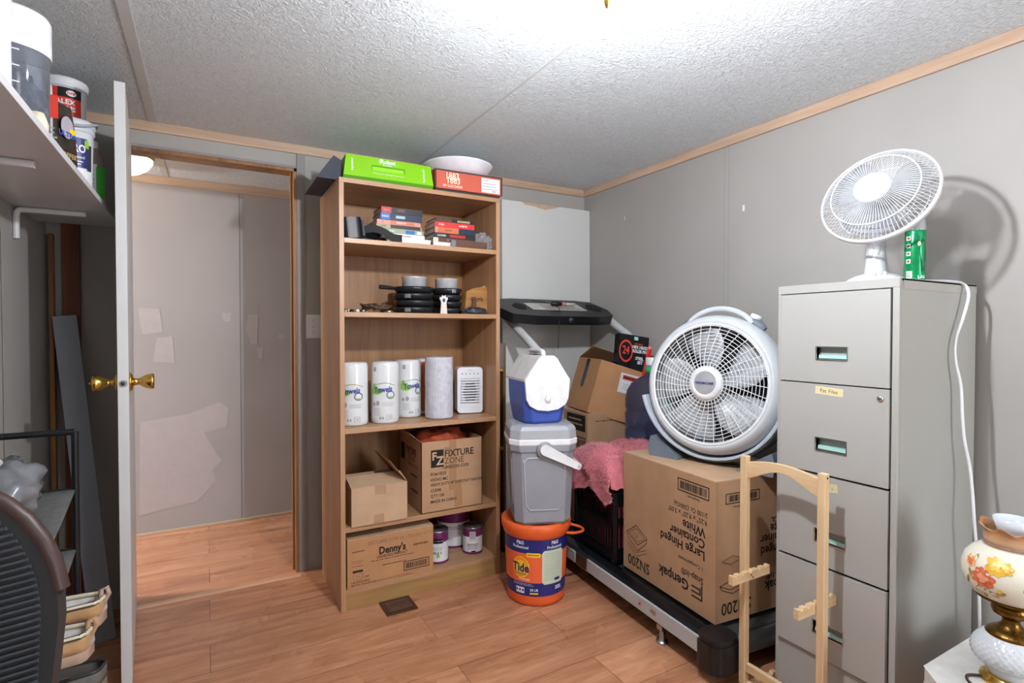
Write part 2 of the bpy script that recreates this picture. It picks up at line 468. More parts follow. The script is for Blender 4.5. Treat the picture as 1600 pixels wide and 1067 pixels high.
# ---- ceiling lamp (two sockets, bare bulb)
s = thing('ceiling_light', 'bare round bulb on a drop fixture under the ceiling at the top edge', 'ceiling light', (.72, .83, H))
b = B(); b.lathe([(0, 0), (.06, 0), (.058, -.012), (.02, -.022), (0, -.022)], 32); b.build('base', 'white', s)
b = B(); b.lathe([(.006, -.02), (.006, -.18), (.018, -.19), (.02, -.214), (.015, -.216), (0, -.216)], 20); b.build('drop_stem', 'brass', s)
b = B()
prof = [(0.012, -.034), (.014, -.04), (.022, -.05), (.0295, -.063), (.0315, -.076), (.029, -.089), (.021, -.1), (.01, -.1055), (0, -.107)]
b.lathe(prof, 28, X=T(0, 0, -.18) @ SCL(.8, .8, 1))
b.build('bulb', mat('lit_bulb', '#f4f7ff', .3, emit=BULB, var=0), s)
b = B(); b.lathe([(0, 0), (.008, -.002), (.008, -.02), (.005, -.03), (0, -.031)], 14, X=T(-.026, .014, -.235)); b.box(-.03, .0, .005, .018, -.218, -.208); b.build('finial', 'brass', s)
# ---- hall dome light
s = thing('hall_light', 'warm glowing glass dome light on the hall ceiling behind the door', 'ceiling light', (-.365, 3.40, H))
b = B(); b.lathe([(0, 0), (.13, 0), (.13, -.014), (0, -.014)], 40); b.build('base', 'brass', s)
b = B(); b.lathe([(.128, -.014), (.126, -.03), (.105, -.06), (.07, -.084), (.03, -.097), (0, -.1)], 40)
b.build('glass_dome', mat('warm_frosted_glass', '#ffe0b0', .4, emit=HALL, var=0.02), s)

s = thing('hall_light', 'added unseen fill lamp further along the hall, behind the open door', 'ceiling light', (-1.6, 3.30, H))  # unseen lamp added to brighten the hall more than the dome does
b = B(); b.lathe([(0, 0), (.13, 0), (.13, -.014), (0, -.014)], 32); b.build('base', 'brass', s)
b = B(); b.lathe([(.006, -.01), (.006, -.30), (0, -.30)], 12); b.build('rod', 'brass', s)
b = B(); b.lathe([(0, -.28), (.09, -.29), (.12, -.33), (.105, -.36), (.07, -.384), (.03, -.397), (0, -.4)], 32)
b.build('glass_dome', mat('white_frosted_glass', '#f6f2f2', .4, emit=260, var=0), s)
# ================================================================ bookcase
BX0, BX1, BY0, BY1, BZ = .480, 1.236, 2.307, 2.735, 1.823
M['oakf'] = wood('bookcase_laminate', '#9a7350', '#b98f68', 'z', .42, 1, 30, .04)
M['oakh'] = wood('bookcase_shelf_laminate', '#9c7553', '#bc926c', 'x', .38, 1, 30, .04)
M['oakb'] = wood('bookcase_back_board', '#855a32', '#a87a4b', 'z', .5, 1, 24, .04)
bc = thing('bookcase', 'tall tan laminate bookcase with five shelves against the back wall', 'bookcase', (.858, 2.52, 0))
def bp(name, m, *a, **k):
    q = B(); q.box(a[0] - .858, a[1] - .858, a[2] - 2.52, a[3] - 2.52, a[4], a[5]); return q.build(name, m, bc, bevel=.0012, **k)
th = .020
bp('side_panel', 'oakf', BX0, BX0 + th, BY0, BY1, 0, BZ - th); bp('side_panel', 'oakf', BX1 - th, BX1, BY0, BY1, 0, BZ - th)
bp('top_panel', 'oakh', BX0, BX1, BY0, BY1, BZ - th, BZ)
bp('back_panel', 'oakb', BX0 + th, BX1 - th, 2.705, 2.711, 0, BZ - th)
SH = [.09, .353, .771, 1.264, 1.574]
for z in SH: bp('shelf', 'oakh', BX0 + th, BX1 - th, BY0 + .002, 2.705, z - .021, z)
bp('plinth', wood('plinth_laminate', '#93713f', '#b28d5a', 'x', .4, 1, 24, .04), BX0 + th, BX1 - th, BY0 + .004, BY0 + .02, 0, .069)
s = thing('wood_cabinet', 'narrow dark wood cabinet carcass between bookcase and white board', 'cabinet', (1.32, 2.62, 0))
b = B(); b.box(-.07, -.055, -.10, .12, 0, 1.12); b.box(.05, .066, -.10, .12, 0, 1.12); b.box(-.055, .05, .105, .12, 0, 1.12); b.build('carcass', wood('dark_cabinet_wood', '#5b4027', '#7d5c3b', 'z', .5), s, bevel=.001)
for z in (.2, .55, .97): b = B(); b.box(-.055, .05, -.1, .105, z, z + .018); b.build('shelf', wood('cabinet_shelf_wood', '#8b6a48', '#b08a62', 'x', .5), s, bevel=.001)
b = B(); b.box(-.055, .05, -.106, -.1, .989, 1.12); b.build('front_rail', 'groove', s)
for z0 in (.33, .52):
    h = tag(B().box(0, .0045, -.012, 0, z0, z0 + (.16 if z0 < .4 else .1)).build('hinge', 'brass', bevel=.001, loc=(BX1 + .0002, BY0 + .014, 0)), 'brass hinge leaf on the right edge of the bookcase, %s one' % ('lower' if z0 < .4 else 'upper'), 'hinge')
# ================================================================ cardboard helper
def card(name, c, bump=.05):
    t = NT(name); v = t.coord(); f = t.noise(v, 9, 4, .6); g = t.noise(v, 260, 2)
    cc = lin(c); k = t.n.new('ShaderNodeMath'); k.operation = 'MULTIPLY_ADD'; k.inputs[1].default_value = .25
    t.l.new(g, k.inputs[0]); t.l.new(f, k.inputs[2])
    t.set('Base Color', t.ramp(k.outputs[0], [(.4, tuple(x*.9 for x in cc[:3])), (.85, tuple(min(1, x*1.08) for x in cc[:3]))]))
    t.set('Roughness', .75); t.set('Specular IOR Level', .25); t.bump(g, bump, .001); return t.m
M['card'] = card('brown_cardboard', '#b08c6c'); M['card2'] = card('orange_cardboard', '#b5875f'); M['card3'] = card('pale_cardboard', '#bf9f80')
M['card_in'] = card('inner_cardboard', '#94714f'); M['tape'] = mat('packing_tape', '#a67f5c', .25, var=.04)
M['seam'] = mat('cardboard_edge_shadow', '#5c432e', .8)

# ---------------------------------------------------------------- filing cabinet (front faces -X)
M['putty'] = mat('putty_enamel', '#a9a9a4', .33, var=.015, vs=4)
M['puttyside'] = mat('putty_enamel_side', '#aeaba4', .22, var=.03, vs=3)
fc = thing('filing_cabinet', 'putty coloured four-drawer steel filing cabinet against the right wall', 'filing cabinet', (1.64, .94, 0))
W2, D = .179, .465
b = B(); b.box(.012, D, -W2, -W2 + .016, 0, 1.328); b.box(.012, D, W2 - .012, W2, 0, 1.328); b.box(D - .01, D, -W2 + .016, W2 - .012, 0, 1.328)
b.box(.012, D, -W2, W2, 1.318, 1.3285)
b.box(0.0, .012, -W2, W2, 1.302, 1.3285); b.box(0.0, .012, -W2, -W2 + .017, 0, 1.302); b.box(0.0, .012, W2 - .010, W2, 0, 1.302); b.box(0.0, .012, -W2, W2, 0, .03)
b.box(.001, .012, -W2, W2, .03, .172)
b.build('body', 'putty', fc, bevel=.0015)
b = B(); b.box(.03, D - .02, -W2 + .017, W2 - .013, .03, 1.30); b.build('inner_frame', 'dark', fc)
b = B(); b.box(.02, D - .0, -W2 - .0012, -W2 - .0002, 1.298, 1.322); b.build('side_band', 'puttyside', fc, bevel=.0005)
M['mint'] = mat('mint_label_card', '#a9d8cc', .5, var=.05)
M['chrome'] = mat('bright_chrome', '#d5d8da', .15, metal=1, var=.02)
TOPS = [1.299, 1.020, .738, .455]
for i, zt in enumerate(TOPS):
    zb = zt - .275
    out = -.004 if i < 3 else -.010
    b = B()
    y0, y1 = -W2 + .021, W2 - .013
    hy0, hy1, hz0, hz1 = -.044, .046, zt - .203, zt - .166
    # front sheet with a recessed pull pocket
    b.box(out, out + .016, y0, hy0, zb, zt); b.box(out, out + .016, hy1, y1, zb, zt)
    b.box(out, out + .016, hy0, hy1, zb, hz0); b.box(out, out + .016, hy0, hy1, hz1, zt)
    b.box(out + .022, out + .024, hy0, hy1, hz0, hz1)
    d = b.build('drawer', 'putty', fc)
    b = B(); t = .0035
    for a in ((hy0 - t, hy1 + t, hz0 - t, hz0), (hy0 - t, hy1 + t, hz1, hz1 + t), (hy0 - t, hy0, hz0, hz1), (hy1, hy1 + t, hz0, hz1)):
        b.box(out - .002, out + .02, *a)
    b.box(out + .004, out + .012, hy0, hy1, hz0, hz0 + .004); b.build('pull', 'chrome', d, bevel=.0006)
    b = B(); b.box(out + .006, out + .021, hy0 + .003, hy1 - .003, hz0 + .003, hz0 + .014, X=None); b.build('label_card', 'mint', d)
    if i == 1:
        b = B(); b.lathe([(0, 0), (.0085, 0), (.0085, .004), (.006, .0065), (0, .0065)], 20, X=frame((out, -.136, zt - .026), (0, -1, 0), (0, 0, 1)))
        b.rect(-.0035, .0035, -.0008, .0008, frame((out - .0066, -.136, zt - .026), (0, -1, 0), (0, 0, 1)), 1)
        b.build('lock', ['chrome', 'dark'], d)
        X = frame((out, .007, zt - .020), (0, -1, 0), (0, 0, 1)) @ RZ(-3)
        b = B(); b.rect(-.042, .042, -.012, .012, X, 0, .0008, nx=1)
        b.text('Fat Files', .0165, X, 1, bold=-.004, off=.0012)
        b.build('paper_label', [mat('yellowed_masking_tape', '#ded3a6', .7), 'ink'], d)
    if i == 2:
        X = frame((out, -.0, zt - .03), (0, -1, 0), (0, 0, 1)) @ RZ(6)
        b = B(); b.rect(-.02, .022, -.013, .013, X, 0, .0008); b.text('A', .009, X @ T(.006, -.003, 0), 1, off=.0012)
        b.build('paper_label', [mat('yellowed_tape_scrap', '#d5cfa3', .7), 'ink'], d)

# ---------------------------------------------------------------- white board panel leaning on back wall
s = thing('door_slab', 'plain white door slab with a peeled top edge leaning in the back corner', 'board', (1.80, 2.745, 0))
b = B(); b.box(-.315, .317, -.017, .017, 0, 1.945, X=RX(-.6)); b.build('slab', mat('matt_white_board', '#cfd0cd', .45, var=.015, vs=4), s, bevel=.001)
b = B(); b.poly([(-.18, 1.945), (-.16, 1.93), (-.1, 1.928), (-.06, 1.92), (-.02, 1.915), (.02, 1.925), (.06, 1.935), (.09, 1.945)], RX(-.6) @ FY(0, -.017, 0), 0, .0006)
b.build('peeled_patch', mat('peeled_brown_board', '#c0a489', .8), s)

# ---------------------------------------------------------------- treadmill
tm = thing('treadmill', 'grey and black treadmill folded flat along the right wall with boxes on its deck', 'treadmill', (1.449, 1.271, 0), -4.4)
TW = .54
M['tmside'] = mat('silver_grey_rail_paint', '#b3b6b6', .35, var=.03)
b = B(); b.box(0, .025, .0, .70, .083, .142); b.rect(-.018, .0, .0, .018, FX(0, .22, .104), 1); b.poly([(-.028, -.0), (-.010, -.0), (-.010, .018)], FX(0, .30, .106), 2); b.lines(.002, .024, [.004, .009, .014], .003, FX(0, .255, .104), 3)
b.build('side_rail', ['tmside', 'tape', 'red', 'inkfaint'], tm, bevel=.004)
b = B(); b.box(TW - .025, TW, 0, 1.3, .083, .142); b.build('side_rail', 'tmside', tm, bevel=.004)
b = B(); b.box(0.002, .027, .70, .80, .078, .140); b.build('hinge_plate', 'steel', tm, bevel=.006)
b = B(); b.box(.0, .03, .80, 1.35, .083, .138); b.build('side_rail', 'tmside', tm, bevel=.004)
for x0 in (.0, TW - .085):
    b = B(); b.prism([(x0 + .003, .140), (x0 + .082, .140), (x0 + .080, .150), (x0 + .05, .158), (x0 + .02, .150)], 0.0, 1.15, X=frame((0, 1.15, 0), (1, 0, 0), (0, 0, 1)))
    b.build('foot_rail', 'blackgloss', tm, bevel=.004)
b = B(); b.box(.085, TW - .085, -.03, 1.15, .118, .138); b.build('deck', mat('running_belt', '#3c3d3e', .55, bump=.15, bs=400), tm, bevel=.008)
b = B(); b.box(.03, TW - .03, .1, 1.1, .07, .116); b.build('deck_core', 'dark', tm)
# rear end caps and roller
for x0, x1 in ((-.006, .115), (TW - .115, TW + .006)):
    q = B(); r = rrect(x1 - x0, .11, .035, 6, (x0 + x1) / 2, -.03)
    q.prism(r, .045, .138); q.prism([(a, c) for a, c in rrect(x1 - x0 - .008, .102, .033, 6, (x0 + x1) / 2, -.03)], .138, .1575)
    q.build('end_cap', 'black', tm, bevel=.006)
b = B(); b.lathe([(.034, .10), (.034, TW - .10)], 24, X=T(0, -.032, .095) @ RY(90)); b.build('rear_roller', mat('worn_belt_roller', '#4a4a49', .5), tm)
b = B(); b.lathe([(.022, 0), (.024, .006), (.018, .012), (.012, .014), (.010, .06), (0, .06)], 16, X=T(.03, .22, 0)); b.box(.015, .045, .205, .235, .05, .07)
b.build('levelling_foot', 'steel', tm, bevel=.001)
b = B(); b.lathe([(.022, 0), (.024, .006), (.018, .012), (.012, .014), (.010, .07), (0, .07)], 16, X=T(TW - .03, .22, 0)); b.build('levelling_foot', 'steel', tm)
# motor hood, uprights and console
b = B(); b.prism(rrect(TW - .02, .2, .04, 6, TW / 2, 1.37), .0, .155); b.build('motor_hood', 'black', tm, bevel=.01)
M['arm'] = mat('pale_grey_arm_paint', '#c3c5c4', .35, var=.02)
def bez(p, n=24):
    out = []
    pts = [Vector(q) for q in p]
    for i in range(n + 1):
        t = i / n; q = [v.copy() for v in pts]
        while len(q) > 1: q = [q[j].lerp(q[j+1], t) for j in range(len(q)-1)]
        out.append(tuple(q[0]))
    return out
def spline(p, n=8):
    P = [Vector(q) for q in p]; out = []
    for i in range(len(P) - 1):
        a, b_, c, d = P[max(i-1, 0)], P[i], P[i+1], P[min(i+2, len(P)-1)]
        for k in range(n):
            t = k / n
            out.append(tuple(.5 * ((2*b_) + (-a + c)*t + (2*a - 5*b_ + 4*c - d)*t*t + (-a + 3*b_ - 3*c + d)*t**3)))
    out.append(tuple(P[-1])); return out
im = Matrix.Translation((1.449, 1.271, 0)) @ RZ(-4.4); im.invert()
def tl(x, y, z): return tuple(im @ Vector((x, y, z)))
for pts in ([(1.425, 2.60, 1.27), (1.425, 2.52, 1.225), (1.425, 2.35, 1.135), (1.43, 2.245, 1.065), (1.435, 2.215, 1.01), (1.44, 2.225, .95), (1.45, 2.30, .75), (1.48, 2.42, .12)],
            [(2.05, 2.58, 1.30), (2.05, 2.50, 1.265), (2.05, 2.38, 1.20), (2.05, 2.30, 1.155), (2.055, 2.285, 1.10), (2.06, 2.30, 1.0), (2.06, 2.40, .75), (2.06, 2.50, .12)]):
    b = B(); b.tube(spline([tl(*p) for p in pts], 6), .021, 16); b.build('upright_arm', 'arm', tm)
cx = 1.725
co = B()
X = Matrix.Translation(tl(cx, 2.50, 1.29)) @ RZ(4.4 + 2) @ RX(22)
pl = [(-.41, .12), (-.25, .15), (.2, .15), (.30, .13), (.335, .0), (.30, -.10), (.18, -.125), (-.24, -.125), (-.37, -.10), (-.41, 0)]
co.prism(pl, -.028, .022, X=X)
cs = co.build('console', 'black', tm, bevel=.012, seg=3)
b = B(); b.rect(-.21, .16, -.035, .075, X, 0, .0235); b.lines(-.12, .14, [-.02, .0, .02, .045], .008, X, 1, .0242)
b.build('display_panel', [mat('console_overlay', '#b9bab6', .3), 'inkfaint'], cs)
for cxx, hw in ((-.265, .038), (.245, .045)):
    b = B(); b.lathe([(hw, .0225), (hw + .004, .0245), (hw + .004, .023), (hw, .021)], 28, X=X @ T(cxx, .02, 0) @ SCL(1, 1.15, 1)); b.lathe([(hw, .0228), (0, .0228)], 28, 1, X=X @ T(cxx, .02, 0) @ SCL(1, 1.15, 1), cap=False)
    b.build('cup_holder', ['blackgloss', 'dark'], cs)
b = B(); b.lathe([(.016, 0), (.016, .01), (.0, .01)], 20, X=X @ T(-.02, -.127, 0) @ RX(90)); b.build('safety_key_slot', 'darkgrey', cs)
s = thing('hand_brush', 'black handled brush tool lying on the treadmill console', 'hand tool', tl(cx + .0, 2.50, 1.29))
s.location = (cx - .03, 2.50, 1.337); s.rotation_euler = (R(15), 0, R(-5))
b = B(); b.lathe([(0, -.035), (.012, -.03), (.015, 0), (.013, .03), (.009, .035), (0, .035)], 18, X=RY(90)); b.build('head', 'black', s)
b = B(); b.lathe([(.009, .035), (.009, .06), (0, .06)], 14, X=RY(90)); b.build('collar', mat('pink_band', '#d3837a', .4), s)
b = B(); b.lathe([(.007, .06), (.006, .12), (0, .12)], 14, X=RY(90)); b.build('handle', mat('clear_grey_handle', '#c6c9c9', .2), s)
b = B(); b.tube(spline([(1.555, 2.53, 1.352), (1.60, 2.46, 1.338), (1.635, 2.41, 1.322), (1.64, 2.385, 1.29), (1.633, 2.382, 1.22), (1.63, 2.383, 1.13), (1.628, 2.383, 1.09)]), .0018, 6)
tag(b.build('thin_cord', 'black'), 'thin black cord hanging over the front of the treadmill console', 'cord')

# ---------------------------------------------------------------- big upside-down carton on the deck
gp = thing('shipping_carton', 'large brown takeout container carton standing upside down on the treadmill deck', 'carton', (1.533, 1.275, .1585), -5)
GW, GL, GH = .42, .53, .497
b = B(); b.box(0, GW, 0, GL, 0, GH)
X = frame((0, 0, 0), (0, 1, 0), (0, 0, -1))     # left face, printed upside down
def g(st, y, z, size, bold=.02, al='LEFT', xs=.95, mi=1): b.text(st, size, X @ T(y, -z, 0), mi, al, bold, xs, off=.001)
g('Genpak', .128, .082, .056, .022)
for k in range(3): b.rect(.060 + k*.009, .115, -.052 - k*.018 - .006, -.052 - k*.018, X, 1); b.rect(.060 + k*.009, .066 + k*.009, -.11 + k*.012, -.052 - k*.018, X, 1)
g('Snap-It®', .055, .127, .034, .006)
g('1 Compartment', .055, .172, .021, .0)
g('Large Hinged', .048, .222, .047, .018)
g('Container', .048, .264, .047, .018)
g('White', .048, .305, .047, .018)
g('9.25" x 9.25" x 3.00"', .038, .343, .026, .004)
g('2/100 Ct. (200/Cs)', .036, .370, .024, .004)
g('SN200', .352, .050, .062, .012, xs=.85)
b.barcode(.03, .19, -.472, -.424, X, 1, seed=5); g('Genpak.com', .075, .413, .013, .0)
def outline(pts, t=.0025, mi=1, XX=None, off=.001):
    XX = XX or X
    for (x0, y0), (x1, y1) in zip(pts, pts[1:]):
        d = Vector((x1-x0, y1-y0)); n = Vector((-d.y, d.x)).normalized() * t / 2
        b.poly([(x0-n.x, y0-n.y), (x1-n.x, y1-n.y), (x1+n.x, y1+n.y), (x0+n.x, y0+n.y)], XX, mi, off)
outline([(.37, -.17), (.44, -.205), (.505, -.16), (.43, -.125), (.37, -.17), (.375, -.15), (.43, -.10), (.50, -.14), (.505, -.16)]); outline([(.385, -.165), (.44, -.192), (.49, -.16), (.43, -.138), (.385, -.165)], .0015)
outline([(.43, -.17), (.435, -.15), (.46, -.17)], .0015); outline([(.38, -.12), (.44, -.09), (.50, -.12)], .0015); outline([(.37, -.11), (.44, -.075), (.5, -.11)], .0012)
# front face (towards -Y), also upside down
X2 = frame((0, 0, 0), (-1, 0, 0), (0, 0, -1)); XX = X; X = X2
b.barcode(-.21, -.045, -.453, -.415, X, 1, seed=6); g('Genpak.com', -.14, .403, .012, 0)
g('SN200', -.172, .048, .062, .012, xs=.85); g('Hinged', -.345, .222, .047, .018); g('Container', -.40, .264, .047, .018); g('Snap-It®', -.36, .125, .034, .006); g('Genpak', -.39, .09, .05, .02); g('2/100 Ct.', -.38, .33, .03); g('9.25"', -.38, .36, .03); g('White', -.38, .30, .047, .018)
outline([(-.02, -.13), (-.07, -.11), (-.14, -.12), (-.10, -.15), (-.02, -.13), (-.03, -.115), (-.08, -.095), (-.135, -.11)]); outline([(-.03, -.215), (-.07, -.20), (-.13, -.215), (-.08, -.23), (-.03, -.215)], .0015)
X3 = FZ(0, 0, GH)
b.rect(0.002, GW, GL*.54, GL*.54 + .003, X3, 2); b.ringd(.29, .10, .020, .023, X3, 1, sx=1.3); b.text('GP', .022, X3 @ T(.29, .10, 0), 1, bold=.01)
o = b.build('box_body', ['card', 'ink', 'seam'], gp, bevel=.003)
b = B(); b.box(.001, GW - .001, .001, GL*.54, GH, GH + .004); b.box(.001, GW - .001, GL*.54 + .003, GL - .001, GH, GH + .004); b.build('flap', 'card3', gp, bevel=.001)

# ---------------------------------------------------------------- black milk crate with fleece
cr = thing('plastic_crate', 'black slatted plastic crate on the treadmill behind the big carton', 'crate', (1.552, 1.835, .1585), -4)
CW, CL, CH = .20, .30, .31
b = B(); t = .008
b.box(0, CW, 0, CL, 0, .012)
for (x0, x1, y0, y1, axis) in ((0, t, 0, CL, 'y'), (CW - t, CW, 0, CL, 'y'), (0, CW, 0, t, 'x'), (0, CW, CL - t, CL, 'x')):
    b.box(x0, x1, y0, y1, 0, .06); b.box(x0, x1, y0, y1, CH - .05, CH); b.box(x0, x1, y0, y1, .175, .195)
    if axis == 'y':
        n = 15
        for k in range(n + 1):
            yy = y0 + (y1 - y0 - .006) * k / n; b.box(x0, x1, yy, yy + .006, .06, CH - .05)
        b.box(x0 - .004, x1 + .002, y0, y1, CH - .012, CH); b.box(x0 - .003, x1, y0, y1, .055, .062)
    else:
        n = 10
        for k in range(n + 1):
            xx = x0 + (x1 - x0 - .006) * k / n; b.box(xx, xx + .006, y0, y1, .06, CH - .05)
        b.box(x0, x1, y0 - .004, y1, CH - .012, CH)
for xx, yy in ((0, 0), (CW, 0), (0, CL), (CW, CL)): b.box(xx - .01, xx + .01, yy - .01, yy + .01, 0, CH)
b.build('crate_body', 'blackgloss', cr, bevel=.0015)
b = B(); b.box(.02, CW - .02, .02, CL - .02, .013, .24); b.build('inner_liner', mat('red_cloth_in_crate', '#7d2230', .8, var=.3, vs=30), cr)
# fleece
def fleece():
    rd = random.Random(4)
    def surf(u, v):
        # u across (x right/back), v along (0 top back -> 1 front hanging edge)
        x = 1.54 + .30 * u - .02 * math.sin(v * 6)
        y = 1.86 + .30 * (1 - u) * .3
        return x, y
    b = B(); nu, nv = 26, 26; V = []
    for j in range(nv + 1):
        v = j / nv
        for i in range(nu + 1):
            u = i / nu
            # path: lies on top of the crate contents, folds over the left rim, hangs down
            s_ = v * .62
            y = 1.806 + u * .335
            if s_ < .30: x = 1.80 - s_ * .8; z = -.13 * max(0, 1 - u / .14) ** 2 + .600 + .05 * math.sin(u * 3.1 + .3) + .02 * math.cos(s_ * 20)
            else:
                h = s_ - .30; a = min(h / .05, 1) * PI / 2
                x = 1.56 - .05 * math.sin(a) * 1.0; z = .60 - .13 * max(0, 1 - u / .14) ** 2 * (1 - min(1, h / .1)) + .045 * math.sin(u*3.1 + .3) - .05 * (1 - math.cos(a)) - max(0, h - .05) * .46
            w = mnoise.noise(Vector((u * 4, v * 4, 1.3))) * .022
            hang = max(0, (s_ - .32) / .3)
            x += w * .8 - .015 * math.sin(u * 14 + v * 3) * hang; z += w * .6
            if u < .32: z -= hang * .04 * (1 - abs(u - .16) / .16)
            V.append((x, y, z))
    F = []
    m = nu + 1
    for j in range(nv):
        for i in range(nu): F.append((j*m+i, (j+1)*m+i, (j+1)*m+i+1, j*m+i+1))
    b.add(V, F, 0, None, True)
    # tufts
    for f in F:
        p = [Vector(V[k]) for k in f]; n = (p[1]-p[0]).cross(p[3]-p[0]).normalized()
        if n.x > 0 and n.z < .2: n = -n
        if n.z < -.2: n = -n
        for _ in range(17):
            a, c = rd.random(), rd.random()
            q = p[0].lerp(p[1], a).lerp(p[3].lerp(p[2], a), c)
            cl = Vector((mnoise.noise(q * 42), mnoise.noise(q * 42 + Vector((9, 0, 0))), mnoise.noise(q * 42 + Vector((0, 9, 0)))))
            d = (n + cl * 1.5 + Vector((rd.uniform(-.35, .35), rd.uniform(-.35, .35), rd.uniform(-.5, .1)))).normalized() * rd.uniform(.009, .017)
            s_ = Vector((rd.uniform(-1, 1), rd.uniform(-1, 1), rd.uniform(-1, 1))).cross(d).normalized() * .0011
            b.add([tuple(q - s_), tuple(q + s_), tuple(q + d)], [(0, 1, 2)], 1)
    return b
M['fur'] = mat('pink_fleece', '#c9737c', .9, var=.12, vs=30, sheen=.4)
M['fur2'] = mat('pink_fleece_tufts', '#da8890', .9, var=.16, vs=50, sheen=.4)
o = fleece().build('fleece_blanket', ['fur', 'fur2']); tag(o, 'shaggy dusty pink fleece blanket draped over the black crate', 'blanket')

# ---------------------------------------------------------------- lower carton, tilted open carton
lc = thing('cardboard_box', 'pale brown cardboard box with dark printed side, under the tilted open carton', 'cardboard box', (1.70, 2.22, .1585), -4)
b = B(); b.box(0, .31, 0, .24, 0, .60); X = FX(0, 0, 0)
b.rect(-.20, -.02, .50, .585, X, 1); b.lines(-.18, -.04, [.53, .555], .008, X, 2, .0016); b.barcode(-.10, -.02, .40, .47, X, 1)
b.lines(.05, .29, [.555], .004, FY(0, 0, 0), 1, seed=9); b.build('box_body', ['card', 'ink', 'card3'], lc, bevel=.003)
M['pouch'] = mat('clear_document_pouch', '#d9dade', .12, var=.03)
tc = thing('open_cardboard_box', 'tilted open cardboard box with black tape and shipping pouch, on the pale box', 'cardboard box', (1.705, 2.235, .762), 0)
mt = Matrix.Translation((1.705, 2.235, .765)) @ RZ(-12) @ RY(17)
tc.matrix_world = mt
TWx, TWy, TH = .335, .27, .285
w = .004
b = B()
b.box(0, w, 0, TWy, 0, TH); b.box(TWx - w, TWx, 0, TWy, 0, TH); b.box(0, TWx, 0, w, 0, TH); b.box(0, TWx, TWy - w, TWy, 0, TH); b.box(0, TWx, 0, TWy, 0, w)
X = FY(0, 0, 0)
b.build('box_body', ['card2'], tc, bevel=.0015)
b = B(); b.box(0, TWx, 0, w, 0, .145, X=T(0, TWy - w, TH) @ RX(62)); b.build('flap', 'card_in', tc, bevel=.001)
b = B(); b.box(-.125, 0, 0, TWy, 0, w, X=T(w, 0, TH - w) @ RY(-95)); b.build('flap', 'card2', tc, bevel=.001)
b = B(); b.rect(-.16, -.12, .15, .28, FX(0, 0, 0), 0, .0012); b.poly([(-.16, .15), (-.12, .15), (-.13, .12), (-.155, .13)], FX(0, 0, 0), 0, .0012); b.build('black_tape', 'blackgloss', tc)
b = B(); X = FY(.20, 0, .20) @ RZ(2)
b.rect(-.065, .06, -.05, .055, X, 0, .0015); b.rect(-.05, .055, .022, .044, X, 1, .0022); b.lines(-.045, .05, [.03], .006, X, 2, .003); b.rect(-.052, .05, -.042, .018, X, 3, .0022)
b.lines(-.04, .04, [-.03, -.018, -.005], .004, X, 4, .003)
b.build('document_pouch', ['pouch', mat('red_pouch_print', '#b23a30', .4), 'dark', 'white', mat('grey_print', '#a9a9ad', .6)], tc)

# ---------------------------------------------------------------- black box of fasteners, red level, white tube, green clamp
s = thing('black_product_box', 'black product box with a red ringed 24, standing behind the tilted open carton', 'box', (1.99, 2.215, .985)); s.rotation_euler = (R(-6), R(8), R(-8))
b = B(); b.box(-.10, .085, -.025, .025, -.02, .175); X = FY(0, -.025, 0)
b.ringd(-.058, .085, .050, .060, X, 1, off=.001, sx=.72); b.text('24', .062, X @ T(-.058, .088, 0), 1, bold=.02, off=.001, xs=.72)
b.text('HEX HEAD', .0235, X @ T(.03, .112, 0), 2, bold=.04, xs=.85, off=.001); b.text('ROLLER PINS', .0235, X @ T(.032, .09, 0), 2, bold=.04, xs=.7, off=.001)
b.text('STEEL', .022, X @ T(.03, .052, 0), 2, bold=.04, xs=.9, off=.001); b.text('SET', .022, X @ T(.035, .03, 0), 2, bold=.04, off=.001)
b.rect(-.01, .015, .15, .168, X, 3); b.lines(-.005, .05, [.128], .005, X, 1)
b.v = b.v; b.build('box_body', ['blackgloss', mat('signal_red_print', '#e2452f', .4), 'white', 'mint'], s, bevel=.001)
b = B(); X = Matrix.Translation((1.972, 2.115, .895)) @ RZ(-15) @ RY(13)
b.prism(rrect(.024, .012, .004), 0, .20, X=X); b.lathe([(0, 0), (.011, 0), (.013, .008), (.009, .02), (0, .022)], 14, 1, X=X @ T(0, 0, .195))
o = b.build('red_bar_tool', [mat('red_enamel', '#d8291f', .3), mat('light_red_knob', '#e8786c', .3)]); tag(o, 'red metal bar tool leaning against the tilted open carton beside the water jug', 'hand tool')

# ---------------------------------------------------------------- blue water jug on a hidden carton
s = thing('jug_stand_carton', 'plain brown carton carrying the blue water jug behind the big carton', 'cardboard box', (1.80, 1.80, .1585), -4)
b = B(); b.box(.0, .25, .035, .31, 0, .37); b.build('box_body', 'card', s, bevel=.003)
j = thing('water_jug', 'translucent blue five-gallon water jug behind the big fan', 'water jug', (1.908, 1.972, .53))
def jug_mat():
    t = NT('blue_polycarbonate'); t.set('Base Color', (.42, .48, .78, 1)); t.set('Roughness', .05); t.set('Transmission Weight', .93); t.set('IOR', 1.12)
    return t.m
prof = [(0, .002), (.10, 0), (.125, .008), (.132, .03), (.132, .085), (.126, .092), (.126, .10), (.132, .108), (.132, .165), (.126, .172), (.126, .182), (.132, .19), (.132, .25), (.126, .258), (.126, .27), (.132, .28), (.131, .325), (.124, .36), (.103, .395), (.07, .42), (.042, .434), (.032, .445), (.029, .455), (.029, .475), (.032, .48), (.032, .488), (0, .488)]
b = B(); b.lathe(prof, 48); b.build('jug_body', jug_mat(), j)
b = B(); b.lathe([(0, .012), (.122, .012), (.124, .03), (.124, .105), (0, .105)], 40); b.build('water', mat('deep_blue_water', '#1b62b8', .1, trans=.5, ior=1.33, var=.05), j)
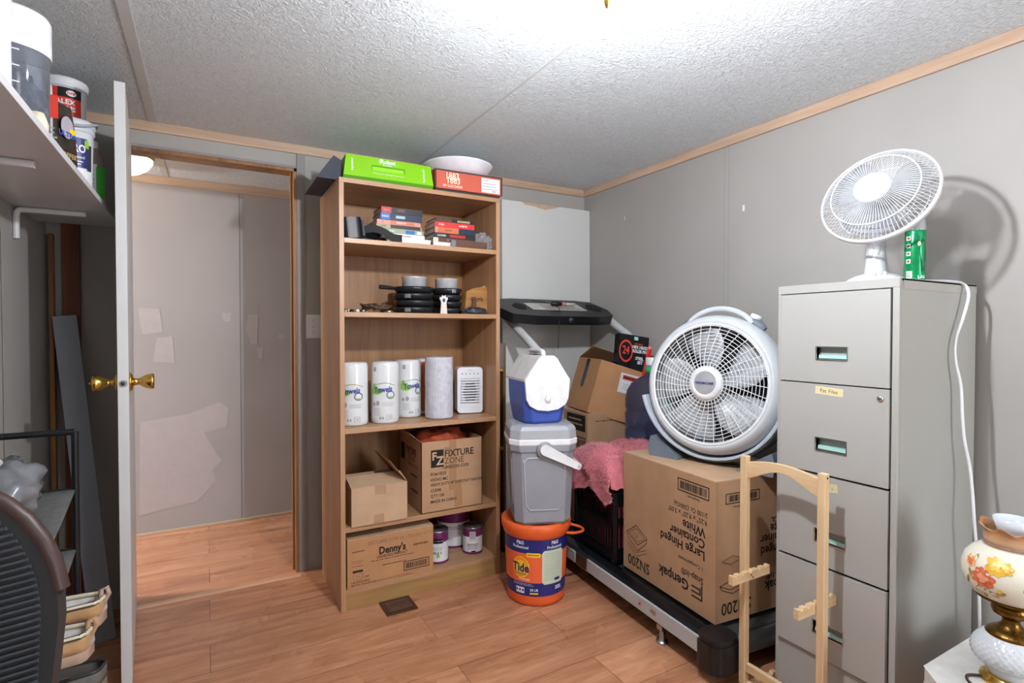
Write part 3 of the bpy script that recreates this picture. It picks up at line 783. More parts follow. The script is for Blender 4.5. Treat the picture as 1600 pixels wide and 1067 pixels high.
b = B(); b.lathe([(.031, .452), (.037, .455), (.036, .478), (.0, .478)], 28); b.build('collar', mat('green_cap', '#1fae62', .4), j); b = B(); b.lathe([(.031, .478), (.032, .52), (.029, .524), (0, .524)], 28); b.build('cap', 'white', j)

# ---------------------------------------------------------------- detergent bucket and the two coolers
bx, by = 1.285, 2.055
M['orange'] = mat('orange_plastic', '#e0602c', .35, var=.04); M['navy'] = mat('navy_label', '#22286f', .35, var=.04); M['labelorange'] = mat('orange_label', '#e8673a', .35, var=.03)
M['yellow'] = mat('yellow_label', '#f4c81f', .4, var=.03); M['palegreen'] = mat('pale_green_label', '#c9d4c0', .5, var=.03)
s = thing('detergent_bucket', 'orange lidded detergent bucket with navy label on the floor beside the bookcase', 'bucket', (bx, by, 0), facecam(bx, by, 6))
rf = lambda z: .128 + .014 * z / .33
b = B(); b.lathe([(0, 0), (.120, 0), (.128, .006), (rf(.02), .02), (rf(.31), .31), (rf(.31), .315), (0, .315)], 56)
b.build('pail', 'orange', s)
wr = cylwrap(lambda z: rf(z) + .0006)
b = B(); I = Matrix.Identity(4)
b.rect(-.21, .21, .046, .292, I, 0, .0, wr, 44)                       # navy base wrap
b.rect(-.21, .21, .105, .232, I, 1, .0006, wr, 44)                    # orange band
def rr_wrap(x0, x1, y0, y1, r, mi, off):
    pts = rrect(x1 - x0, y1 - y0, r, 5, (x0+x1)/2, (y0+y1)/2); cx_, cy_ = (x0+x1)/2, (y0+y1)/2
    n = 12
    for k in range(n):
        a0 = x0 + (x1-x0)*k/n; a1 = x0 + (x1-x0)*(k+1)/n
        def hh(a):
            d = min(a - x0, x1 - a); return 0 if d >= r else r - math.sqrt(max(0, r*r - (r-d)**2))
        h0, h1 = hh(a0), hh(a1)
        b.poly([(a0, y0+h0), (a1, y0+h1), (a1, y1-h1), (a0, y1-h0)], I, mi, off, wr)
rr_wrap(.012, .118, .098, .246, .012, 2, .0014)
b.lines(.022, .108, [.118 + k*.0095 for k in range(13)], .0018, I, 7, .002, seed=2, wrap=wr)
b.rect(.07, .098, .110, .122, I, 4, .0024, wr, 3)
b.ellipse(-.082, .170, .040, .047, I, 3, .0014, 28, wr); b.ellipse(-.082, .172, .034, .041, I, 5, .0018, 28, wr); b.ellipse(-.082, .168, .027, .033, I, 3, .0022, 28, wr)
b.text('Tide', .052, T(0, 0, 0), 4, 'CENTER', .03, .82, off=.0035, wrap=lambda x, y, o: wr(x - .082, y + .168, o))
b.text('PROFESSIONAL', .010, I, 4, 'CENTER', .02, .8, off=.003, wrap=lambda x, y, o: wr(x - .082, y + .142, o))
rr_wrap(-.055, .005, .218, .237, .002, 3, .0018); b.lines(-.05, .0, [.226], .004, I, 4, .0024, wrap=wr)
for xc in (-.085, .072):
    b.text('P&G', .021, I, 6, 'CENTER', .03, .9, off=.0012, wrap=lambda x, y, o, q=xc: wr(x + q, y + .277, o))
    b.text('Professional', .0175, I, 6, 'CENTER', .02, .9, off=.0012, wrap=lambda x, y, o, q=xc: wr(x + q, y + .258, o))
b.text('POWDER', .012, I, 6, 'CENTER', .02, off=.0014, wrap=lambda x, y, o: wr(x - .066, y + .118, o))
b.lines(-.12, -.02, [.092, .098], .0016, I, 6, .0012, wrap=wr)
b.rect(-.105, -.065, .056, .082, I, 6, .0012, wr, 3)
for k in range(3): b.ellipse(-.099 + .014*k, .070, .0045, .006, I, 0, .0018, 10, wr)
b.text('50 LB', .0145, I, 6, 'CENTER', .03, off=.0012, wrap=lambda x, y, o: wr(x - .022, y + .074, o)); b.rect(-.04, -.004, .056, .062, I, 3, .0012, wr, 3)
b.lines(.075, .11, [.070, .079], .006, I, 6, .0012, wrap=wr)
b.build('label', ['navy', 'labelorange', 'palegreen', 'yellow', 'navy', mat('tide_orange_ring', '#f08a24', .4), 'white', mat('green_grey_print', '#93a389', .6)], s)
b = B(); b.lathe([(.141, .292), (.146, .296), (.150, .31), (.156, .322), (.157, .348), (.150, .356), (.140, .357), (.136, .348), (0, .346)], 56)
lid = b.build('lid', 'orange', s)
b = B(); b.tube([(.152 * math.sin(R(a)), -.152 * math.cos(R(a)), .338 + .004 * math.sin(a)) for a in range(-50, 30, 5)], .0045, 8); b.build('tear_strip', 'orange', lid)
b = B(); b.tube(spline([(.125, -.09, .305), (.165, -.075, .298), (.205, -.045, .296), (.20, -.005, .298), (.15, .02, .306)]), .006, 10); b.build('pull_tab', 'orange', lid)

M['coolgrey'] = mat('grey_cooler_plastic', '#8d8f96', .4, var=.03, bump=.03, bs=300); M['coollid'] = mat('light_grey_cooler_lid', '#a2a4aa', .4, var=.03)
M['coolwhite'] = mat('white_cooler_trim', '#dfe1e3', .35)
gx, gy = 1.287, 2.03
gc = thing('large_cooler', 'tall grey cooler with white trim and swing handle, standing on the orange bucket', 'cooler', (gx, gy, .3575), facecam(gx, gy, 10)); gc.scale = (1, 1, 1.035)
def octr(w, d, c, cy=0): return [(-w/2 + c, -d/2+cy), (w/2 - c, -d/2+cy), (w/2, -d/2 + c+cy), (w/2, d/2 - c+cy), (w/2 - c, d/2+cy), (-w/2 + c, d/2+cy), (-w/2, d/2 - c+cy), (-w/2, -d/2 + c+cy)]
def oct_loft(b, spec, mi=0, X=None):
    b.loft([[(x, y, z) for x, y in octr(w, d, c)] for (w, d, c, z) in spec], mi, X, False)
b = B(); oct_loft(b, [(.225, .21, .03, 0), (.245, .23, .035, .012), (.248, .232, .035, .05), (.272, .25, .038, .30), (.285, .262, .038, .305), (.290, .265, .038, .332)])
body = b.build('body', 'coolgrey', gc, bevel=.006, seg=3)
b = B()
def ribbon(pts, r, X, mi=0):
    b.tube([tuple(X @ Vector((x, y, 0))) for x, y in pts], r, 8, mi)
# raised moulding on front and side: follows the taper
for (nx, off0, off1, hw0, hw1) in ((0, .116, .1265, .075, .088), (90, .1245, .137, .062, .075)):
    Xr = RZ(-nx if nx else 0)
    def pt(u, z):
        o_ = off0 + (off1 - off0) * z / .30
        return tuple(Xr @ Vector((u, -o_ + .001, z)))
    b.tube([pt(-hw1 - .005, .27), pt(-hw1, .262), pt(-hw0 - .004, .085), pt(-hw0 + .014, .062), pt(hw0 - .014, .062), pt(hw0 + .004, .085), pt(hw1, .262)], .0035, 8)
    b.tube([pt(-hw1 + .0, .262), pt(-hw1 + .018, .278), pt(hw1 - .018, .278), pt(hw1, .262)], .0035, 8)
b.build('moulding', 'coollid', body)
b = B(); oct_loft(b, [(.292, .267, .038, .331), (.297, .272, .04, .336), (.297, .272, .04, .352), (.292, .267, .038, .356)]); b.build('rim_band', 'coolwhite', gc, bevel=.003)
b = B(); oct_loft(b, [(.292, .266, .038, .355), (.288, .262, .04, .392), (.27, .245, .04, .408), (.22, .20, .04, .412)]); b.build('lid', 'coollid', gc, bevel=.006, seg=3)
b = B()
for sy in (-1,):
    o_ = .137
    X = Matrix.Translation((.0, -o_, .315)) @ RY(26)
    poly = [(0 + .022*math.cos(R(a)), .022*math.sin(R(a))) for a in range(90, 271, 15)] + [(.15, -.014), (.165, -.012), (.17, 0), (.165, .012), (.15, .014)]
    b.prism(poly, 0, .014, X=X @ frame((0, 0, 0), (1, 0, 0), (0, 0, 1)))
b.box(.15, .17, -.014, .30, -.012, .012, X=Matrix.Translation((.0, -o_, .315)) @ RY(26))
b.build('swing_handle', 'coolwhite', gc, bevel=.004)
b = B(); b.lathe([(0, 0), (.036, 0), (.034, .006), (0, .006)], 24, X=frame((0, -.134, .312), (1, 0, 0), (0, 0, 1))); b.build('pivot_boss', 'coolgrey', gc)

# small gabled cooler
sx_, sy_ = 1.288, 2.055
sc = thing('small_cooler', 'small blue cooler with white gabled tent lid, on top of the tall grey cooler', 'cooler', (sx_, sy_, .7845), facecam(sx_, sy_, 22)); sc.scale = (.96, .96, 1.02)
M['blue'] = mat('royal_blue_plastic', '#3c55a8', .4, var=.04)
b = B(); oct_loft(b, [(.17, .20, .03, 0), (.185, .22, .03, .008), (.205, .24, .028, .075), (.212, .248, .028, .13), (.214, .25, .028, .18)])
sb = b.build('body', 'blue', sc, bevel=.006, seg=3)
# gabled lid: ridge runs front to back, gable faces the room, shield drops over the front
def gable(w, z0, zr, f=.05): return [(-w/2, z0), (w/2, z0), (w/2, z0 + .012), (.045, zr - .012), (.03, zr), (-.03, zr), (-.045, zr - .012), (-w/2, z0 + .012)]
b = B(); b.prism(gable(.216, .178, .288), -.128, .128, X=frame((0, 0, 0), (1, 0, 0), (0, 0, 1)))
b.build('tent_lid', mat('white_cooler_lid', '#d9d9d8', .4, bump=.02), sc, bevel=.004, seg=3)
sh = [(-.108, .185), (-.1, .105), (-.085, .08), (-.05, .062), (0, .056), (.05, .062), (.085, .08), (.1, .105), (.108, .185), (.045, .277), (.03, .288), (-.03, .288), (-.045, .277)]
b = B(); b.prism(sh, -.0, .016, X=FY(0, -.118, 0)); b.build('front_shield', 'coolwhite', sc, bevel=.006, seg=3)
b = B(); b.lathe([(0, 0), (.016, 0), (.013, .007), (0, .008)], 22, X=FY(0, -.134, .105)); b.rect(-.004, .004, .12, .17, FY(0, -.134, 0)); b.build('push_button', 'white', sc)
b = B(); b.box(-.028, .028, -.05, .07, .284, .2885); b.build('handle_recess', 'dark', sc)
b = B(); b.tube(spline([(-.0, -.085, .283), (0, -.075, .300), (0, -.04, .306), (0, .06, .306), (0, .09, .300), (0, .10, .283)]), [.011]*41, 10); b.build('grip', 'coolwhite', sc)
# ================================================================ big floor fan on the carton
M['fanwhite'] = mat('light_grey_fan_plastic', '#c9ced2', .35, var=.015); M['fangrille'] = mat('white_grille', '#e9ecee', .3, var=.01)
M['slate'] = mat('slate_blue_plastic', '#6d7783', .4, var=.03); M['bluegrey'] = mat('pale_blue_grey_plastic', '#b9c3cd', .35, var=.02)
M['blade'] = mat('translucent_grey_blade', '#b6babd', .3, var=.02)
bf = thing('floor_fan', 'large round grey floor fan with white grille, sitting on the big carton', 'fan', (1.752, 1.470, .6595), -75)
HZ = .312                                    # hub height above the carton
HX = T(0, 0, HZ) @ RX(-7)                    # tilt the drum slightly back
A = HX @ RX(90)                              # lathe axis z -> local -y (towards viewer)
b = B(); b.lathe([(.233, .052), (.24, .060), (.252, .058), (.268, .040), (.276, .010), (.277, -.03), (.27, -.07), (.25, -.095), (.22, -.11), (.21, -.105), (.235, -.08), (.255, -.04), (.255, .0), (.236, .04), (.233, .052)], 72, X=A, cap=False)
b.build('housing', 'fanwhite', bf)
b = B(); b.lathe([(.22, -.108), (.12, -.118), (0, -.118)], 48, X=A, cap=False)
for rr in (.06, .09, .12, .15, .18, .21): b.tube([tuple(A @ Vector((rr*math.cos(2*PI*k/48), rr*math.sin(2*PI*k/48), -.10))) for k in range(48)], .0022, 4, closed=True)
b.build('rear_guard', mat('dark_rear_guard', '#3c4145', .5), bf)
b = B()
def dome(r): return .058 - .02 * (r / .235) ** 2 * 0 + .012 * (1 - (r / .235) ** 2)
for k in range(13):
    rr = .068 + (.228 - .068) * k / 12
    b.tube([tuple(A @ Vector((rr*math.cos(2*PI*q/64), rr*math.sin(2*PI*q/64), dome(rr)))) for q in range(64)], .0014, 5, closed=True)
for k in range(36):
    a0 = 2*PI*k/36; pts = []
    for q in range(9):
        rr = .055 + (.236 - .055) * q / 8; a = a0 + .22 * (1 - q/8) ** 1.5
        pts.append(tuple(A @ Vector((rr*math.cos(a), rr*math.sin(a), dome(rr) - .001))))
    b.tube(pts, .0015, 5)
b.tube([tuple(A @ Vector((.234*math.cos(2*PI*q/72), .234*math.sin(2*PI*q/72), .057))) for q in range(72)], .005, 8, closed=True)
b.build('front_grille', 'fangrille', bf)
b = B(); b.lathe([(.066, .06), (.066, .072), (.060, .080), (.048, .084), (.044, .082), (.044, .078)], 48, X=A, cap=False)
hb = b.build('hub_ring', 'white', bf)
b = B(); b.lathe([(.0445, .081), (.02, .083), (0, .0835)], 40, X=A, cap=False); b.text('WINDMACHINE', .0128, A @ T(0, 0, .084), 1, bold=.03, xs=.78, off=.001)
b.build('hub_badge', [mat('brushed_silver_badge', '#b4b7ba', .35, metal=.4), 'navy'], hb)
b = B(); b.lathe([(.05, .02), (.055, -.05), (0, -.055)], 32, X=A, cap=False)
b.build('motor_hub', 'blade', bf)
for k in range(5):
    q = B(); V = []; F = []
    for i in range(9):
        rr = .05 + .17 * i / 8
        for jx in range(7):
            a = 2*PI*k/5 + .35 + (jx/6 - .5) * (.75 + .28 * math.sin(i/8*PI)) + .25 * i/8
            V.append(tuple(A @ Vector((rr*math.cos(a), rr*math.sin(a), .012 - .05*(jx/6 - .5)))))
    for i in range(8):
        for jx in range(6): F.append((i*7+jx, i*7+jx+1, (i+1)*7+jx+1, (i+1)*7+jx))
    q.add(V, F, 0, None, True); q.build('blade', 'blade', bf, solid=.003)
# carry handle
b = B(); pts = []
for k in range(17):
    a = R(62 + 56 * k / 16); h = .275 + .030 * math.sin(PI * k / 16) ** .6
    pts.append(tuple(HX @ Vector((h * math.cos(a), .012, h * math.sin(a)))))
b.tube(pts, [.011]*17, 12); hd = b.build('handle', 'fanwhite', bf)
for a0, a1 in ((52, 70), (110, 128)):
    q = B(); P_ = []
    for k in range(6):
        a = R(a0 + (a1 - a0) * k / 5); P_.append(tuple(HX @ Vector((.282 * math.cos(a), .03, .282 * math.sin(a)))))
    q.tube(P_, [.010, .018, .020, .020, .018, .010], 10); q.build('handle_root', 'slate', hd)
q = B(); q.lathe([(0, 0), (.024, 0), (.022, .02), (.0, .022)], 20, X=HX @ T(.13, .04, .262) @ RY(25)); q.build('speed_knob', 'white', bf)
# side pivot knobs
for sx in (1,):
    q = B(); q.lathe([(0, 0), (.036, 0), (.034, .022), (.022, .03), (0, .03)], 28, X=T(sx * .276, .02, HZ) @ RY(90 * sx)); q.build('pivot_knob', 'white', bf)
# cradle base
def arcband(b, r0, r1, y0, y1, a0, a1, zc, mi=0, n=30, cut=None):
    rings = []
    for k in range(n + 1):
        a = R(a0 + (a1 - a0) * k / n); ca, sa = math.cos(a), math.sin(a); o0 = r0; o1 = r1(k/n) if callable(r1) else r1
        rings.append([(r*ca, y, max(.003, zc + r*sa) if cut else zc + r*sa) for r, y in ((o0, y0), (o1, y0), (o1, y1), (o0, y1))])
    b.loft(rings, mi, None, True)
b = B(); arcband(b, .281, lambda t: .281 + .010 + .006*abs(2*t-1), -.062, .05, 192, 357, HZ, 0, 36, True); b.build('cradle', 'bluegrey', bf, bevel=.003)
b = B()
arcband(b, .286, lambda t: .300, -.045, .075, 200, 340, HZ, 0, 30, True)
b.build('cradle_back', 'slate', bf, bevel=.003)
for sx in (-1, 1):
    q = B(); q.prism([(sx*.12, 0), (sx*.25, 0), (sx*.258, .04), (sx*.245, .085), (sx*.12, .008)][::sx], -.085, .065, X=frame((0, 0, 0), (1, 0, 0), (0, 0, 1))); q.build('foot', 'slate', bf, bevel=.008)

# ================================================================ desk fan on the filing cabinet
def orient(loc, n, roll=0):
    n = Vector(n).normalized(); z = Vector((0, 0, 1)); r = z.cross(n).normalized(); u = n.cross(r)
    m = Matrix((r, u, n)).transposed().to_4x4(); m.translation = Vector(loc); return m @ RZ(roll)
M['fanplastic'] = mat('white_fan_plastic', '#cfd1d4', .35, var=.01)
df = thing('desk_fan', 'white oscillating desk fan with wire cage, on the filing cabinet', 'fan', (1.79, .897, 1.3285), 0)
b = B(); b.lathe([(0, 0), (.078, 0), (.081, .005), (.074, .014), (.055, .024), (.034, .03), (0, .03)], 48); b.build('base', 'fanplastic', df)
b = B(); b.lathe([(.031, .026), (.028, .06), (.024, .12), (.022, .15), (.022, .175), (0, .176)], 32); b.build('stem', 'fanplastic', df)
b = B()
for k in range(3): b.box(-.045 - k*.012, -.038 - k*.012, -.05 + k*.01, -.043 + k*.01, .014, .03)
b.build('button', 'white', df)
N = Vector((-.91, -.12, .40))
A = orient((-.045, -.03, .248), N)
b = B(); b.lathe([(0, -.10), (.03, -.098), (.043, -.085), (.047, -.04), (.044, -.01), (0, -.01)], 28, X=A); b.build('motor', 'fanplastic', df)
RR = .151
def wires(b, n, r0, z0, r1, z1, zmid, rad, tw=0.0):
    for k in range(n):
        a = 2*PI*k/n; pts = []
        for q in range(8):
            t = q / 7; rr = r0 + (r1 - r0) * t; zz = z0 + (z1 - z0) * t + zmid * math.sin(PI * t ** 1.6)
            aa = a + tw * (1-t)
            pts.append(tuple(A @ Vector((rr*math.cos(aa), rr*math.sin(aa), zz))))
        b.tube(pts, rad, 4, cap=False)
b = B(); wires(b, 84, .046, .062, RR, .018, .012, .0009, .12)
for rr, zz in ((.115, .0475), (RR, .018)): b.tube([tuple(A @ Vector((rr*math.cos(2*PI*q/72), rr*math.sin(2*PI*q/72), zz))) for q in range(72)], .0022, 6, closed=True)
b.build('front_cage', 'fanplastic', df)
b = B(); wires(b, 60, .04, -.03, RR, .006, -.012, .0009)
for rr, zz in ((.08, -.032), (.118, -.022)): b.tube([tuple(A @ Vector((rr*math.cos(2*PI*q/64), rr*math.sin(2*PI*q/64), zz))) for q in range(64)], .0018, 5, closed=True)
b.build('rear_cage', 'fanplastic', df)
b = B(); b.lathe([(RR - .002, .004), (RR + .0035, .004), (RR + .0045, .012), (RR + .0035, .020), (RR - .002, .020), (RR - .002, .004)], 72, X=A, cap=False); b.build('cage_rim', 'fanplastic', df)
b = B(); b.lathe([(.048, .058), (.048, .066), (.03, .070), (0, .071)], 40, X=A, cap=False); b.build('centre_cap', 'fanplastic', df)
for k in range(3):
    q = B(); V = []; F = []
    for i in range(9):
        rr = .02 + .112 * i / 8
        for jx in range(7):
            a = 2*PI*k/3 + .2 + (jx/6 - .5) * (.9 + .7 * math.sin(i/8*PI)) + .3*i/8
            V.append(tuple(A @ Vector((rr*math.cos(a), rr*math.sin(a), .02 - .03*(jx/6 - .5)))))
    for i in range(8):
        for jx in range(6): F.append((i*7+jx, i*7+jx+1, (i+1)*7+jx+1, (i+1)*7+jx))
    q.add(V, F, 0, None, True); q.build('blade', mat('clear_grey_blade', '#9fa4aa', .3, alpha=.4), df, solid=.0015)
b = B(); b.box(-.02, .02, -.012, .012, .13, .19, X=T(-.0, 0, 0)); b.build('neck', 'fanplastic', df, bevel=.005)

gcn = thing('green_can', 'green can with small icon squares and clear cap beside the desk fan stem', 'can', (1.785, .790, 1.3285), facecam(1.74, .79, -6))
b = B(); b.lathe([(0, 0), (.0245, 0), (.026, .003), (.026, .138), (.025, .142), (0, .142)], 36); b.build('can_body', mat('metallic_green', '#0f8a52', .25, metal=.3, var=.25, vs=26), gcn)
b = B(); wr = cylwrap(.0264)
for k in range(4):
    rrw = [(-.014, .052 + k*.022)]
    b.rect(-.020, -.008, .048 + k*.022, .060 + k*.022, I, 0, .0, wr, 4); b.rect(-.0175, -.0105, .0505 + k*.022, .0575 + k*.022, I, 1, .0004, wr, 3)
b.rect(-.020, -.004, .006, .026, I, 0, 0, wr, 4); b.lines(-.019, -.005, [.009 + .004*k for k in range(4)], .0018, I, 2, .0004, wrap=wr)
b.poly([(.018, .02), (.030, .03), (.034, .07), (.03, .11), (.02, .118), (.012, .09), (.016, .06)], I, 2, .0004, wr); b.ellipse(.012, .103, .004, .007, I, 3, .0008, 12, wr)
b.text('LAS', .012, I, 0, off=.0006, bold=.03, wrap=lambda x, y, o: wr(x + .019, y + .008, o))
b.build('label', ['white', mat('brown_icon', '#8a5a3a', .5), mat('dark_leaf_green', '#0b4a2a', .5), mat('cream_figure', '#e8d8b0', .5)], gcn)
b = B(); b.lathe([(.0255, .142), (.0255, .172), (.022, .178), (0, .178)], 32); b.build('clear_cap', mat('clear_plastic_cap', '#e4e8ea', .08, trans=.85), gcn)
pts = [(1.83, .86, 1.342), (1.90, .82, 1.336), (1.97, .785, 1.335), (2.0, .755, 1.325), (1.995, .74, 1.29), (1.965, .742, 1.22), (1.93, .745, 1.16), (1.92, .742, 1.10), (1.94, .735, 1.02), (1.945, .732, .93), (1.95, .728, .86), (1.965, .72, .78), (1.965, .712, .70), (1.96, .705, .62), (1.98, .70, .45), (2.0, .70, .2), (2.02, .70, .02)]
b = B(); b.tube(spline(pts, 8), .0042, 10); tag(b.build('power_cord', 'white'), 'white power cord hanging down beside the filing cabinet from the desk fan', 'power cord')

# ================================================================ wooden valet stand
M['birch'] = wood('pale_birch', '#c9a77c', '#e3c79e', 'z', .45, 1, 20, .05); M['birchy'] = wood('pale_birch_rail', '#c9a77c', '#e3c79e', 'y', .45, 1, 20, .05); M['birchx'] = wood('pale_birch_arm', '#c9a77c', '#e3c79e', 'x', .45, 1, 20, .05)
vs = thing('valet_stand', 'pale birch valet stand with notched side arms, in front of the filing cabinet', 'valet stand', (1.535, 1.04, 0), 0)
PY0, PY1, PW = -.138, .120, .023
for y in (PY0, PY1):
    b = B(); b.box(-PW/2, PW/2, y - PW/2, y + PW/2, .02, .775)
    if y == PY0: b.lathe([(.0035, 0), (0, 0)], 12, 1, X=frame((0, y - PW/2 - .0004, .763), (1, 0, 0), (0, 0, 1)), cap=False)
    b.build('post', ['birch', 'dark'], vs, bevel=.0025)
b = B(); P1 = []; n = 24; y0, y1 = PY0 + PW/2, PY1 - PW/2
top = [(y0 + (y1-y0)*k/n, .757 + .016*math.sin(PI*k/n)) for k in range(n+1)]
bot = [(y0 + (y1-y0)*k/n, .705 + .040*(math.sin(PI*k/n)**1.5)) for k in range(n+1)]
V = []; 
for (ya, za), (yb, zb) in zip(top, bot): V += [(-.007, ya, za), (.007, ya, za), (.007, yb, zb), (-.007, yb, zb)]
b.loft([V[i*4:i*4+4] for i in range(n+1)], 0, None, False); b.build('top_rail', 'birchy', vs, bevel=.002)
b = B(); b.box(-.007, .007, PY0 + PW/2, PY1 - PW/2, .066, .095); b.build('lower_rail', 'birchy', vs, bevel=.002)
def notched(L, h):
    pts = [(-L/2, 0), (L/2, 0), (L/2, h)]
    for c in (.40, .22, -.02, -.24, -.41):
        x = c * L
        pts += [(x + .007, h), (x + .005, h - .006), (x - .004, h - .007), (x - .006, h - .001)]
    pts += [(-L/2, h)]
    return pts
for y, zz in ((PY1 - PW/2 - .016, .374), (PY0 + PW/2 + .0, .366)):
    b = B(); b.prism(notched(.185, .030), 0, .015, X=frame((0, y + .0155, zz), (1, 0, 0), (0, 0, 1)))
    for dx in (-.003, .006): b.lathe([(.003, 0), (0, 0)], 10, 1, X=frame((dx, y - .0002, zz + .014 - dx), (1, 0, 0), (0, 0, 1)), cap=False)
    b.build('notched_arm', ['birchx', 'dark'], vs, bevel=.0012)
for y, Lf, fx in ((PY1 - PW/2 - .016, .27, 0), (PY0 + PW/2 + .0, .18, 0)):
    b = B(); b.prism(notched(Lf, .032), 0, .015, X=frame((fx, y + .0155, .0), (1, 0, 0), (0, 0, 1)))
    for dx in (-.003, .006): b.lathe([(.003, 0), (0, 0)], 10, 1, X=frame((dx, y - .0002, .02 - dx), (1, 0, 0), (0, 0, 1)), cap=False)
    b.build('foot_bar', ['birchx', 'dark'], vs, bevel=.0012)

# ================================================================ white table and hurricane lamp
tb = thing('side_table', 'low white stone-look octagonal table under the floral lamp', 'table', (1.74, .395, 0), 0)
M['stone'] = mat('white_plaster_stone', '#c9c8c3', .7, var=.12, vs=14, bump=.4, bs=60)
def octo(a, c): return [(-a + c, -a), (a - c, -a), (a, -a + c), (a, a - c), (a - c, a), (-a + c, a), (-a, a - c), (-a, -a + c)]
b = B(); b.prism(octo(.262, .075), .305, .345); b.build('table_top', 'stone', tb, bevel=.01, seg=3)
b = B(); b.prism(octo(.20, .06), 0, .306); b.build('pedestal', 'stone', tb, bevel=.006)
lx, ly = 1.655, .522
lp = thing('hurricane_lamp', 'brass and milk glass oil-style lamp with rose painted globe shade', 'table lamp', (lx, ly, .3452), facecam(lx, ly))
M['milk'] = mat('milk_glass', '#d0d5d9', .12, var=.01, sss=.1)
b = B(); b.lathe([(0, 0), (.056, 0), (.058, .004), (.056, .010), (.050, .014), (.049, .018), (.042, .022), (0, .022)], 56); b.build('foot', 'brass', lp)
def hob(r, a, z, k): return r
b = B(); b.lathe([(.040, .02), (.043, .028), (.046, .036), (.045, .042), (0, .042)], 48, 0); fo = b
prof = []
for k in range(30):
    t = k / 29; prof.append((.044 + .030 * math.sin(PI * (t ** .8) * .98) ** .75, .040 + .075 * t))
fo.lathe(prof, 144, 0, fn=lambda r, a, z, k: r + .0028 * max(0, math.cos(a * 30 + (k // 3 % 2) * PI)) * max(0, math.sin(PI * (k % 3 + .5) / 3)))
fo.build('milk_glass_font', 'milk', lp)
b = B(); b.lathe([(.046, .113), (.048, .118), (.043, .124), (.034, .130), (.026, .135), (.018, .144), (.016, .152), (.020, .160), (.034, .166), (.037, .176), (.035, .186), (.026, .194), (0, .196)], 56, fn=lambda r, a, z, k: r * (1 + .02 * math.cos(a * 24)) if 7 < k < 11 else r)
b.build('burner', 'oldbrass', lp)
b = B(); b.lathe([(.02, .190), (.05, .196), (.068, .204), (.066, .208), (.04, .204), (.02, .2)], 48, cap=False); b.build('shade_ring', 'oldbrass', lp)
sp = [(.060, .206), (.075, .214), (.088, .232), (.0945, .256), (.094, .276), (.087, .298), (.072, .316), (.056, .326), (.050, .330)]
def rad_at(z):
    for (r0, z0), (r1, z1) in zip(sp, sp[1:]):
        if z0 <= z <= z1: return r0 + (r1 - r0) * (z - z0) / (z1 - z0)
    return sp[0][0] if z < sp[0][1] else sp[-1][0]
b = B(); b.lathe(sp, 64, 0, cap=False)
sw = cylwrap(lambda z: rad_at(z))
def flower(cx, cz, r, mi, mi2, seed, petals=9):
    rd = random.Random(seed)
    for q in range(petals):
        a = 2*PI*q/petals + rd.random()*.4; b.ellipse(cx + r*.62*math.cos(a), cz + r*.55*math.sin(a), r*.46, r*.34, I, mi, .0006 + .00012*q, 12, sw, rot=math.degrees(a))
    for q in range(5):
        a = 2*PI*q/5 + rd.random(); b.ellipse(cx + r*.26*math.cos(a), cz + r*.24*math.sin(a), r*.28, r*.2, I, mi2, .0020 + .0001*q, 10, sw, rot=math.degrees(a))
for x, z, l, w_, an in ((-.062, .236, .012, .004, 60), (-.046, .228, .012, .004, 100), (-.080, .262, .014, .005, 120), (-.03, .232, .011, .004, 150), (-.028, .292, .012, .004, 40), (-.07, .30, .011, .004, 60), (.022, .262, .008, .002, 70), (.03, .262, .007, .002, 110), (-.018, .238, .010, .005, 20), (-.09, .245, .012, .004, 80)):
    b.ellipse(x, z, l, w_, I, 3, .0006, 12, sw, rot=an)
flower(-.052, .264, .0235, 1, 4, 1); flower(-.028, .296, .020, 2, 5, 2, 8); flower(-.010, .297, .014, 2, 5, 3, 7); flower(-.083, .290, .014, 6, 1, 4, 7); flower(.058, .285, .021, 2, 5, 5, 9); flower(.040, .292, .015, 2, 5, 8, 7); flower(.048, .258, .007, 1, 4, 6, 6); flower(.11, .262, .02, 1, 4, 7); flower(-.02, .243, .006, 2, 5, 9, 5)
b.build('globe_shade', [mat('cream_glass', '#e3e0cf', .1, var=.03, vs=8, sss=.1), mat('coral_rose', '#d4704c', .3, var=.25, vs=120), mat('golden_flower', '#e3b43c', .3, var=.2, vs=120), mat('olive_leaf', '#9a8a4e', .4, var=.3, vs=80), mat('pale_coral', '#e7a184', .3), mat('pale_gold', '#efcf6c', .3), mat('apricot_flower', '#e3a468', .3, var=.2, vs=80)], lp)
b = B(); b.lathe([(.050, .326), (.0535, .329), (.052, .334), (.050, .336)], 48, cap=False); b.lathe([(.0535, .322), (.056, .325), (.054, .328)], 48, cap=False); b.build('shade_band', mat('rose_brown_band', '#a3826f', .25, metal=.3), lp)
b = B()
b.lathe([(.050, .332), (.0515, .345), (.052, .358), (.054, .368), (.059, .373)], 96, cap=False,
        fn=lambda r, a, z, k: (r * (1 + [0, .01, .03, .08, .12][k] * math.cos(a * 7)), z + [0, 0, .003, .006, .006][k] * math.cos(a * 7 + .6)))
t = NT('amber_frosted_glass'); v = t.coord('Object'); sx = t.n.new('ShaderNodeSeparateXYZ'); t.l.new(v, sx.inputs[0])
mr = t.n.new('ShaderNodeMapRange'); mr.inputs[1].default_value = .33; mr.inputs[2].default_value = .385; t.l.new(sx.outputs[2], mr.inputs[0])
t.set('Base Color', t.ramp(mr.outputs[0], [(0, lin('#d9bb9e')), (.5, lin('#b98a62')), (1, lin('#a57048'))])); t.set('Roughness', .3)
b.build('ruffled_crown', t.m, lp, solid=.003)
